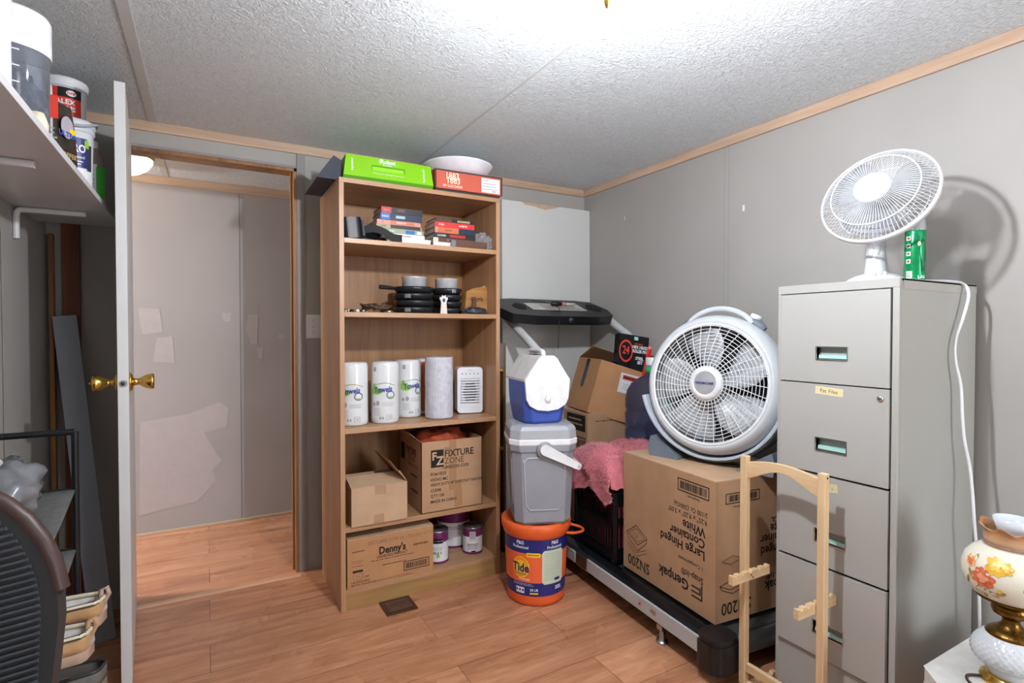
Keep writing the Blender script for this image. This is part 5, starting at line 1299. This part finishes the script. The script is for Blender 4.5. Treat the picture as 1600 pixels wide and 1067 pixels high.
def paint_can(x, y, r, h, rz, lab, big=False):
    t = thing('paint_can', lab, 'paint can', (x, y, .0905), rz, 'paint cans on the bottom shelf')
    q = B(); q.lathe([(0, 0), (r + .0015, 0), (r + .0015, .004), (r, .006), (r, h - .006), (r + .0015, h - .004), (r + .0015, h), (r - .004, h + .001), (r - .006, h - .003), (r - .012, h - .004), (r - .013, h - .001), (0, h - .001)], 48); q.build('can_body', 'lidmetal', t)
    q = B(); wr = cylwrap(r + .0005); hw = r * 2.4
    q.rect(-hw, hw, .007, h - .008, I, 0, 0, wr, 40); q.rect(-hw, hw, h*.66, h - .008, I, 1, .0006, wr, 40); q.rect(-hw, hw, .0, .010, I, 1, .0016, wr, 40)
    if big: q.lines(-.05, .05, [h*.55, h*.5], .002, I, 2, .001, wrap=wr)
    elif rz_kind == 'front':
        q.text('KILZ', .026, I, 3, bold=.04, xs=.85, off=.002, wrap=lambda x, y, o: wr(x, y + h*.72, o)); q.rect(-.026, .028, h*.63, h*.78, I, 2, .0010, wr, 6); q.text('PRIMER', .009, I, 0, bold=.02, off=.0024, wrap=lambda x, y, o: wr(x, y + h*.58, o))
        q.rect(-.022, .03, h*.70, h*.71, I, 0, .002, wr, 4); q.ellipse(.004, h*.24, .008, .009, I, 4, .001, 14, wr); q.lines(-.025, .03, [h*.5, h*.46, h*.42], .0014, I, 2, .001, wrap=wr); q.text('KILZ 2', .015, I, 2, bold=.03, off=.001, wrap=lambda x, y, o: wr(x, y + h*.33, o))
    else:
        q.rect(-.018, .012, h*.52, h*.86, I, 2+3, .001, wr, 4); q.lines(-.015, .010, [h*.8, h*.74, h*.68, h*.62], .002, I, 2, .0016, wrap=wr)
        q.lines(-.03, .03, [h*.36, h*.30], .003, I, 2, .001, wrap=wr); q.lines(-.028, .028, [h*.24, h*.2], .0016, I, 2, .001, wrap=wr); q.rect(-.01, .012, h*.08, h*.13, I, 2, .001, wr, 3)
    q.build('paper_label', ['white', 'purple', 'ink', 'black', 'tgreen', mat('grey_label_patch', '#c9c9cc', .5)], t)
rz_kind = 'front'; paint_can(.952, 2.410, .050, .150, facecam(.95, 2.41, -2), 'quart paint can with purple and white label beside the printed egg carton')
rz_kind = 'back'; paint_can(1.145, 2.428, .0485, .128, facecam(1.145, 2.43, 4), 'short paint can with grey patch on its purple label, right side of bottom shelf')
paint_can(1.105, 2.575, .0825, .19, facecam(1.1, 2.57), 'gallon paint can standing behind the two smaller paint cans', True)

# ================================================================ left wall shelf and its contents
M['shelfwhite'] = mat('white_shelf_paint', '#c8c8ca', .35, var=.02, vs=4)
sl = thing('wall_shelf', 'long white shelf on rounded white brackets, high on the left wall', 'shelf', (-.56, 1.5, 1.60))
b = B(); b.box(0, .262, -1.2, 1.18, 0, .018); b.build('shelf_board', 'shelfwhite', sl, bevel=.001)
for y in (.885, .235, -.5):
    b = B(); q = [(0, -.115), (0, 0), (.205, 0), (.205, -.0)]
    b.tube(spline([(.009, y, -.108), (.009, y, -.06), (.010, y, -.030), (.014, y, -.016), (.028, y, -.011), (.08, y, -.010), (.195, y, -.010)], 6), .0095, 14); b.build('bracket', 'shelfwhite', sl)
ZS = 1.6185
def rj(x, y, e=0): return facecam(x, y, e)
# spice container (big clear with white lid)
t = thing('clear_canister', 'clear measuring canister with wide white lid, nearest tall item on the wall shelf', 'canister', (-.375, 1.62, ZS), rj(-.375, 1.62))
b = B(); b.lathe([(0, 0), (.058, 0), (.062, .004), (.064, .20), (.064, .205), (0, .205)], 48); b.build('jar_body', mat('smoky_clear_plastic', '#9aa0ac', .08, trans=.7, var=.25, vs=30, ior=1.3), t)
b = B(); V, F = crumple(.045, .045, .09, 8, .4); b.add(V, F, 0, None, True); b.build('jar_contents', mat('grey_contents', '#777c88', .5, var=.5, vs=60), t, loc=(0, 0, .01))
b = B(); wr = cylwrap(.0645)
for k in range(5): b.rect(-.03, .01, .035 + k*.035, .0375 + k*.035, I, 0, .0, wr, 4)
b.build('measure_marks', 'white', t)
b = B(); b.lathe([(.067, .188), (.0675, .19), (.0675, .268), (.064, .275), (0, .275)], 48); b.build('lid', 'white', t)
t = thing('white_bottle', 'white bottle with bright green cap behind the clear canister on the wall shelf', 'bottle', (-.425, 1.775, ZS))
b = B(); b.lathe([(0, 0), (.045, 0), (.047, .01), (.047, .29), (.03, .32), (0, .32)], 32); b.build('bottle_body', 'white', t); b = B(); b.lathe([(0, .32), (.045, .318), (.046, .345), (.035, .362), (0, .365)], 32); b.build('cap', 'mintgreen' if 'mintgreen' in M else mat('bright_green_cap', '#10c878', .4), t)
t = thing('white_jug_bottle', 'plain white round bottle at the very edge of the wall shelf', 'bottle', (-.395, 1.475, ZS))
b = B(); b.lathe([(0, 0), (.046, 0), (.05, .01), (.05, .17), (.052, .175), (.052, .26), (.045, .27), (0, .27)], 36); b.build('bottle_body', 'white', t)
b = B(); b.lathe([(0, 0), (.018, 0), (.02, .02), (.012, .045), (0, .047)], 20); tag(b.build('cream_knob', 'bk_cream', loc=(-.322, 1.56, ZS)), 'small cream coloured knob between the white bottle and clear canister', 'knob')
t = thing('white_carton', 'white card carton with red print next to the clear canister on the wall shelf', 'box', (-.365, 1.845, ZS), rj(-.365, 1.845, -10))
b = B(); b.box(-.030, .012, -.02, .02, 0, .215); b.rect(-.03, .03, .12, .18, FY(0, -.02, 0), 1); b.lines(-.03, .03, [.02 + k*.012 for k in range(7)], .004, FY(0, -.02, 0), 2); b.build('box_body', ['bk_white', 'red', 'tgrey'], t, bevel=.001)
t = thing('foil_pouch', 'dark bronze stand-up pouch with torn silver top on the wall shelf', 'pouch', (-.350, 1.905, ZS), rj(-.350, 1.905, 52))
b = B(); V = []
for k, (z_, w_, d_) in enumerate(((0, .042, .022), (.02, .045, .024), (.08, .046, .02), (.14, .045, .012), (.175, .046, .004), (.19, .046, .0015))): V.append([(x, y, z_) for x, y in octr(w_*2, d_*2, min(w_, d_)*.4)])
b.loft(V, 0, None, True)
X = FY(0, -.024, 0); b.ellipse(.0, .12, .022, .03, X, 1, .001); b.rect(.008, .028, .105, .12, X, 2, .0014); b.text('ULTRA', .02, X @ T(0, .10, 0), 3, bold=.03, off=.002); b.text('COFFEE', .018, X @ T(0, .045, 0) @ RZ(0), 4, bold=.02, off=.001); b.text('BRONZE', .014, X @ T(0, .02, 0), 4, bold=.02, off=.001)
b.build('pouch_body', [mat('dark_bronze_foil', '#3a322c', .3, metal=.3, var=.2, vs=30), mat('pale_portrait', '#a9a4ad', .5), 'yellow', 'blue', mat('gold_print', '#b99a5a', .4)], t)
b = B(); b.poly([(-.04, 0), (.05, -.01), (-.01, .03)], frame((0, 0, .19), (1, .2, .1), (0, .6, .5)), 0, 0); b.build('torn_top', 'steel', t, solid=.001)
t = thing('spackling_tub', 'white tub with red label and ribbed lid on the wall shelf', 'tub', (-.415, 2.37, ZS + .182), rj(-.415, 2.37))
b = B(); b.lathe([(0, 0), (.050, 0), (.052, .005), (.058, .205), (0, .205)], 40); b.build('tub_body', 'white', t)
b = B(); wr = cylwrap(lambda z: .052 + .006*z/.2 + .001); b.rect(-.038, .046, .06, .195, I, 0, 0, wr, 12); b.rect(-.02, .046, .163, .195, I, 1, .0006, wr, 8); b.ellipse(.016, .178, .014, .010, I, 2, .0012, 14, wr); b.text('DAP', .012, I, 0, bold=.04, off=.0018, wrap=lambda x, y, o: wr(x + .016, y + .178, o))
b.text('ALEX', .022, I, 2, bold=.03, off=.0008, wrap=lambda x, y, o: wr(x, y + .148, o)); b.text('PLUS', .022, I, 2, bold=.03, off=.0008, wrap=lambda x, y, o: wr(x + .004, y + .126, o)); b.lines(-.03, .03, [.10, .09], .004, I, 2, .0008, wrap=wr)
b.build('label', ['red', 'ink', 'white'], t)
b = B(); b.lathe([(.060, .20), (.063, .203), (.063, .211), (.061, .213), (.064, .216), (.064, .226), (.061, .232), (0, .232)], 40); b.build('lid', mat('ivory_lid', '#d9d9dd', .4), t)
b = B(); b.lathe([(0, 0), (.054, 0), (.06, .17), (.063, .172), (.063, .181), (0, .181)], 36); tag(b.build('plain_tub', 'bk_white', loc=(-.415, 2.37, ZS)), 'plain white tub under the red labelled tub on the wall shelf', 'tub')
t = thing('compound_tub', 'white handled tub with navy label near the end of the wall shelf', 'tub', (-.362, 2.165, ZS), rj(-.362, 2.165, 4)); t.scale = (.93, .93, 1)
b = B(); b.lathe([(0, 0), (.048, 0), (.050, .005), (.056, .185), (0, .185)], 44); b.build('tub_body', 'white', t)
b = B(); wr_ = cylwrap(lambda z: .050 + .006*z/.142 + .0012); wr = lambda x, y, o: wr_(x * .87, y + .035, o); b.rect(-.062, .042, .036, .126, I, 0, 0, wr, 14); b.rect(.032, .048, .098, .122, I, 2, .0006, wr, 3); b.rect(.042, .062, .03, .11, I, 3, .0, wr, 3)
b.text('XLPRO', .034, I, 1, bold=.03, xs=.85, off=.0008, wrap=lambda x, y, o: wr(x - .010, y + .092, o)); b.text('joint compound', .0125, I, 1, off=.0008, bold=.01, wrap=lambda x, y, o: wr(x - .008, y + .067, o)); b.lines(-.05, .03, [.052, .044], .003, I, 1, .0008, wrap=wr)
b.build('label', ['navy', 'white', 'tgreen', 'darkgrey'], t)
b = B(); b.lathe([(.057, .182), (.060, .185), (.060, .194), (.057, .197), (.062, .2), (.062, .214), (.058, .220), (0, .220)], 44); ld = b.build('lid', mat('grey_white_lid', '#c4c6cc', .35), t)
b = B(); b.tube([(.066*math.cos(R(a)) * 1.02, .066*math.sin(R(a)), .194 + .028*math.sin(R(a/1.0 + 90))**2) for a in range(-95, 96, 10)], .0042, 8); b.build('bail_handle', mat('grey_bail', '#9a9da3', .4), t)
t = thing('brown_bottle', 'brown-grey bottle with white cap and green label at the far end of the wall shelf', 'bottle', (-.336, 2.335, ZS), rj(-.336, 2.335, 10)); t.scale = (1, 1, 1.12)
b = B(); b.prism(rrect(.062, .045, .016), 0, .12, smooth=True); b.loft([[(x, y, z_) for x, y in rrect(w_, d_, min(w_, d_) * .35)] for w_, d_, z_ in ((.062, .045, .12), (.058, .043, .135), (.045, .036, .155), (.028, .026, .168), (.024, .024, .172))]); b.build('bottle_body', mat('taupe_bottle', '#8d7f78', .35), t)
b = B(); X = FY(0, -.0226, 0); b.rect(-.031, .006, .004, .12, X, 0, .0004); b.rect(.003, .028, .018, .112, X, 1, .0008); b.lines(-.027, .0, [.03 + .014*k for k in range(6)], .003, X, 2, .0010); b.rect(-.031, .028, .0, .018, X, 3, .0006); b.build('label', ['white', mat('leaf_green_label', '#3fb52a', .4), 'tgrey', 'bk_pink'], t)
b = B(); b.lathe([(.013, .170), (.014, .172), (.014, .192), (0, .194)], 20); b.build('cap', 'white', t)

# ================================================================ corner behind the door: boards, shoe rack, shoes
M['rust'] = wood('dark_orange_wood', '#5c2a0c', '#8a4718', 'z', .5, 1, 14); M['ochre'] = wood('ochre_wood', '#6d4418', '#9a6a2e', 'z', .5, 1, 14)
b = B(); b.box(-.015, .0, -.03, .0, 0, 1.57); tag(b.build('wood_strip', 'ochre', bevel=.001, loc=(-.530, 2.795, 0)), 'narrow ochre wood strip standing in the corner behind the door', 'board')
b = B(); b.box(-.055, .0, -.02, .0, 0, 1.96); tag(b.build('wood_board', 'rust', bevel=.001, loc=(-.450, 2.805, 0)), 'dark orange wood board standing in the corner behind the door', 'board')
b = B(); Lb = 1.27; b.box(-.038, .038, -.009, .009, 0, Lb)
o = b.build('grey_plank', mat('blue_grey_painted_plank', '#8f959e', .5, var=.04, vs=5), bevel=.001, loc=(-.352, 2.54, 0)); o.rotation_euler = (R(-10.5), R(-5.5), R(6)); tag(o, 'blue-grey painted plank leaning in the corner behind the door', 'board')
rk = thing('shoe_rack', 'black tube shoe rack with grey fabric tiers along the left wall', 'shoe rack', (-.42, 1.66, 0), 0)
M['fabric'] = mat('grey_mesh_fabric', '#5a5a58', .85, var=.15, vs=60, bump=.2)
RXa, RXb, RYa, RYb = -.125, .112, -.16, .155
for x in (RXa, RXb):
    for y in (RYa, RYb):
        lean = .0
        b = B(); b.tube([(x, y, 0), (x, y, .915 if y > 0 else .70)], .0085, 12); b.build('pole', 'black', rk)
for zz in (.262, .435, .60, .76):
    b = B(); b.tube([(RXa, RYb, zz), (RXb, RYb, zz)], .007, 10); b.build('tier_tube', 'black', rk); b = B(); b.tube([(RXa, RYa, zz - .07), (RXb, RYa, zz - .07)], .007, 10)
    b.build('tier_tube', 'black', rk)
    b = B(); n = 8; V = []; F = []
    for i in range(n + 1):
        for jx in range(n + 1):
            u, v = i/n, jx/n; V.append((RXa + (RXb-RXa)*u, RYa + (RYb-RYa)*v, zz + .003 - .07*(1-v) - .006*math.sin(PI*v)))
    for i in range(n):
        for jx in range(n): F.append((i*(n+1)+jx, (i+1)*(n+1)+jx, (i+1)*(n+1)+jx+1, i*(n+1)+jx+1))
    b.add(V, F, 0, None, True); b.build('fabric_tier', 'fabric', rk, solid=.003)
for y in (RYb,): b = B(); b.tube([(RXa, y, .915), (RXb, y, .915)], .0085, 12); b.build('top_bar', 'black', rk)
b = B(); V, F = crumple(.085, .11, .085, 14, .45, 3, 1.6); b.add(V, F, 0, None, True); o = b.build('plastic_bag', mat('grey_translucent_bag', '#6f7174', .25, var=.5, vs=9), loc=(-.435, 1.67, .745)); tag(o, 'crumpled grey plastic bag on the top tier of the shoe rack', 'bag')
b = B(); V, F = crumple(.05, .06, .035, 17, .2, 3, 1.2); b.add(V, F, 0, None, True); o = b.build('white_cloth', mat('white_cotton', '#c9c9c8', .8), loc=(-.46, 1.62, .865)); tag(o, 'white cloth bundle resting on the grey plastic bag', 'cloth')

# shoes: heel towards +x, toe towards -x
def shoe(name, lab, grp, loc, rz, up, sole, lining, braid=None, tab=None, Lg=.27, hh=.05):
    t = thing(name, lab, 'shoe', loc, rz, grp)
    def outline_(u):   # half width along the shoe, u 0 heel .. 1 toe
        return .5 * (.062 + .030 * math.sin(PI * min(1, u * .8 + .08))) * (max(.35, min(1, (max(0, u) / .07) ** .5)) if u < .07 else 1) * (max(.02, max(0, 1 - ((u - .82) / .18) ** 2) ** .5) if u > .82 else 1)
    n = 26
    def loop(z, k=1.0, bulge=0):
        pts = []
        for i in range(n + 1):
            u = i / n; pts.append((Lg/2 - u*Lg, (outline_(u) * k + bulge), z))
        for i in range(n - 1, 0, -1):
            u = i / n; pts.append((Lg/2 - u*Lg, -(outline_(u) * k + bulge), z))
        return pts
    b = B(); b.loft([loop(0, .96), loop(.004, 1.02), loop(.024, 1.06), loop(.028, 1.0)], 0, None, True); b.build('sole', sole, t)
    # upper: rises, closes over the toe
    b = B(); rings = [loop(.026, 1.0)]
    for z_, k in ((.04, .99), (hh, .93), (hh + .012, .86)):
        r_ = []
        for (x, y, _) in loop(0, k):
            u = (Lg/2 - x) / Lg; zz = z_ if u < .48 else z_ - (z_ - .026) * min(1, ((u - .48) / .52)) ** 1.7 * .75
            r_.append((x * .99, y, zz))
        rings.append(r_)
    b.loft(rings, 0, None, True, False)
    # vamp over the toe half
    V = []; F = []; m = 12
    for i in range(m + 1):
        u = .46 + .54 * i / m; x = (Lg/2 - u*Lg) * .99; w_ = outline_(u) * .88; zt = (hh + .012) - (hh + .012 - .026) * min(1, ((u - .48) / .52) if u > .48 else 0) ** 1.7 * .75
        for jx in range(9):
            a = -1 + jx / 4; V.append((x, a * w_, zt + .018 * (1 - a*a) * (1 - .3*i/m)))
    for i in range(m):
        for jx in range(8): F.append((i*9+jx, i*9+jx+1, (i+1)*9+jx+1, (i+1)*9+jx))
    b.add(V, F, 0, None, True); b.build('upper', up, t, solid=.003)
    b = B(); V = [(x*.93, y*.86, .034) for x, y, _ in loop(0, 1)]; b.add(V, [tuple(range(len(V)))], 0); b.loft([[(x*.93, y*.8, .034) for x, y, _ in loop(0)], [(x*.965, y*.86, hh + .006) for x, y, _ in loop(0)]][::1], 0, None, True, False)
    b.f = [f for f in b.f]; b.build('lining', lining, t)
    b = B()
    rim = [p for p in rings[-1] if p[0] > Lg/2 - .5*Lg]
    rim.sort(key=lambda p: math.atan2(p[1], p[0] - (Lg/2 - .5*Lg)))
    if braid:
        for side in (0, 1):
            pts = [(x, y, z + .001) for x, y, z in rim]
        b.tube(pts, .0055, 8, 0); 
        for k in range(len(pts) - 1):
            p, q = Vector(pts[k]), Vector(pts[k+1])
            for f_ in (0, .25, .5, .75):
                c = p.lerp(q, f_); dd = (q - p).normalized(); b.tube([tuple(c + Vector((0, 0, .0058)) - dd*.003), tuple(c + Vector((0, 0, -.004)) + dd*.003 + Vector((0, .005 if c.y > 0 else -.005, 0)))], .0018, 4, 1)
        b.build('braided_collar', ['bk_cream', 'blackrubber'], t)
    else: b.tube([(x, y, z + .001) for x, y, z in rim], .004, 8); b.build('collar', 'darkgrey', t)
    if tab: b = B(); b.tube([(Lg/2 - .004, 0, hh), (Lg/2 + .006, 0, hh + .02), (Lg/2 + .002, 0, hh + .036), (Lg/2 - .010, 0, hh + .034), (Lg/2 - .012, 0, hh + .01)], .006, 8); b.build('pull_tab', tab, t)
    return t
M['suede'] = mat('tan_suede', '#b78f62', .85, var=.08, vs=40, sheen=.3); M['suedesole'] = mat('pale_taupe_sole', '#b29a86', .7); M['wool'] = mat('white_wool_lining', '#eae8e4', .95, var=.1, vs=60, bump=.4)
M['greysuede'] = mat('grey_canvas', '#6b655e', .85, var=.1); M['greysole'] = mat('light_grey_sole', '#8e8880', .6)
GS, GT = 'tan braided slippers on the shoe rack', 'grey canvas shoes at the bottom of the shoe rack'
shoe('slipper', 'tan suede slipper with braided collar, farther one of the pair on the rack', GS, (-.372, 1.745, .423), 2, 'suede', 'suedesole', 'wool', True, mat('dusty_tab', '#b5988a', .8))
shoe('slipper', 'tan suede slipper with braided collar, nearer one of the pair on the rack', GS, (-.382, 1.63, .397), 2, 'suede', 'suedesole', 'wool', True, 'suede')
shoe('canvas_shoe', 'grey canvas shoe at the bottom of the rack, farther one of the pair', GT, (-.372, 1.735, .250), 2, 'greysuede', 'greysole', 'greysuede')
shoe('canvas_shoe', 'grey canvas shoe at the bottom of the rack, nearer one of the pair', GT, (-.378, 1.62, .225), 2, 'greysuede', 'greysole', 'greysuede')

# ================================================================ black mesh chair in the near left corner
ch = thing('office_chair', 'black ribbed-mesh office chair back in the near left corner', 'office chair', (-.362, 1.00, 0), -8)
def back_outline(w, h, r, n=8):
    p = []
    for i in range(n + 1): a = PI/2 * i/n; p.append((w/2 - r + r*math.cos(a), h - r*1.25 + r*1.25*math.sin(a)))
    for i in range(n + 1): a = PI/2 + PI/2 * i/n; p.append((-w/2 + r + r*math.cos(a), h - r*1.25 + r*1.25*math.sin(a)))
    p += [(-w/2 + .02, 0), (w/2 - .02, 0)]; return p
X = T(0, 0, .40) @ RX(-8)
M['ribs'] = mat('ribbed_black_mesh', '#3b3f45', .5, var=.1)
po = back_outline(.33, .565, .165)
b = B(); b.prism(po, -.015, .015, X=X @ frame((0, 0, 0), (1, 0, 0), (0, 0, 1))); b.build('back_shell', mat('charcoal_chair_plastic', '#2c2d2f', .5, var=.1), ch, bevel=.012, seg=3)
b = B()
for k in range(54):
    zz = .06 + k * .0095
    if zz < .565 - .206: hw = .15
    else:
        q = (zz - (.565 - .206)) / .195; hw = .0 + .15 * math.sqrt(max(0.0, 1 - min(1, q)**2)) if q < 1 else 0
        hw = max(0, hw - .0) if hw > .02 else 0
    if hw: b.tube([tuple(X @ Vector((-hw + .006, -.0165, zz))), tuple(X @ Vector((0, -.0205, zz - .02))), tuple(X @ Vector((hw - .006, -.0165, zz)))], .0032, 6)
b.build('ribbed_mesh', 'ribs', ch)
b = B(); rim = [tuple(X @ Vector((x, -.004, z_))) for x, z_ in po[1:-3]]; b.tube(rim, .0125, 10); b.build('edge_trim', mat('dark_brown_trim', '#3d2a26', .45), ch)
b = B(); b.prism(rrect(.28, .34, .08, 6, 0, 0), .36, .40, X=T(.04, -.20, 0)); b.build('seat', 'blackrubber', ch, bevel=.02, seg=3)
b = B(); b.lathe([(.025, .07), (.025, .40), (0, .40)], 20, X=T(0, -.2, 0)); b.build('gas_column', 'black', ch)
for k in range(5):
    a = 2*PI*k/5; b = B(); b.tube([(0, -.2, .09), (.14*math.cos(a), -.2 + .14*math.sin(a), .06)], [.02, .012], 10); b.build('base_leg', 'black', ch)
    b = B(); b.lathe([(0, -.012), (.024, -.012), (.025, 0), (.024, .012), (0, .012)], 18, X=T(.14*math.cos(a), -.2 + .14*math.sin(a), .025) @ RX(90)); b.build('caster', 'black', ch)
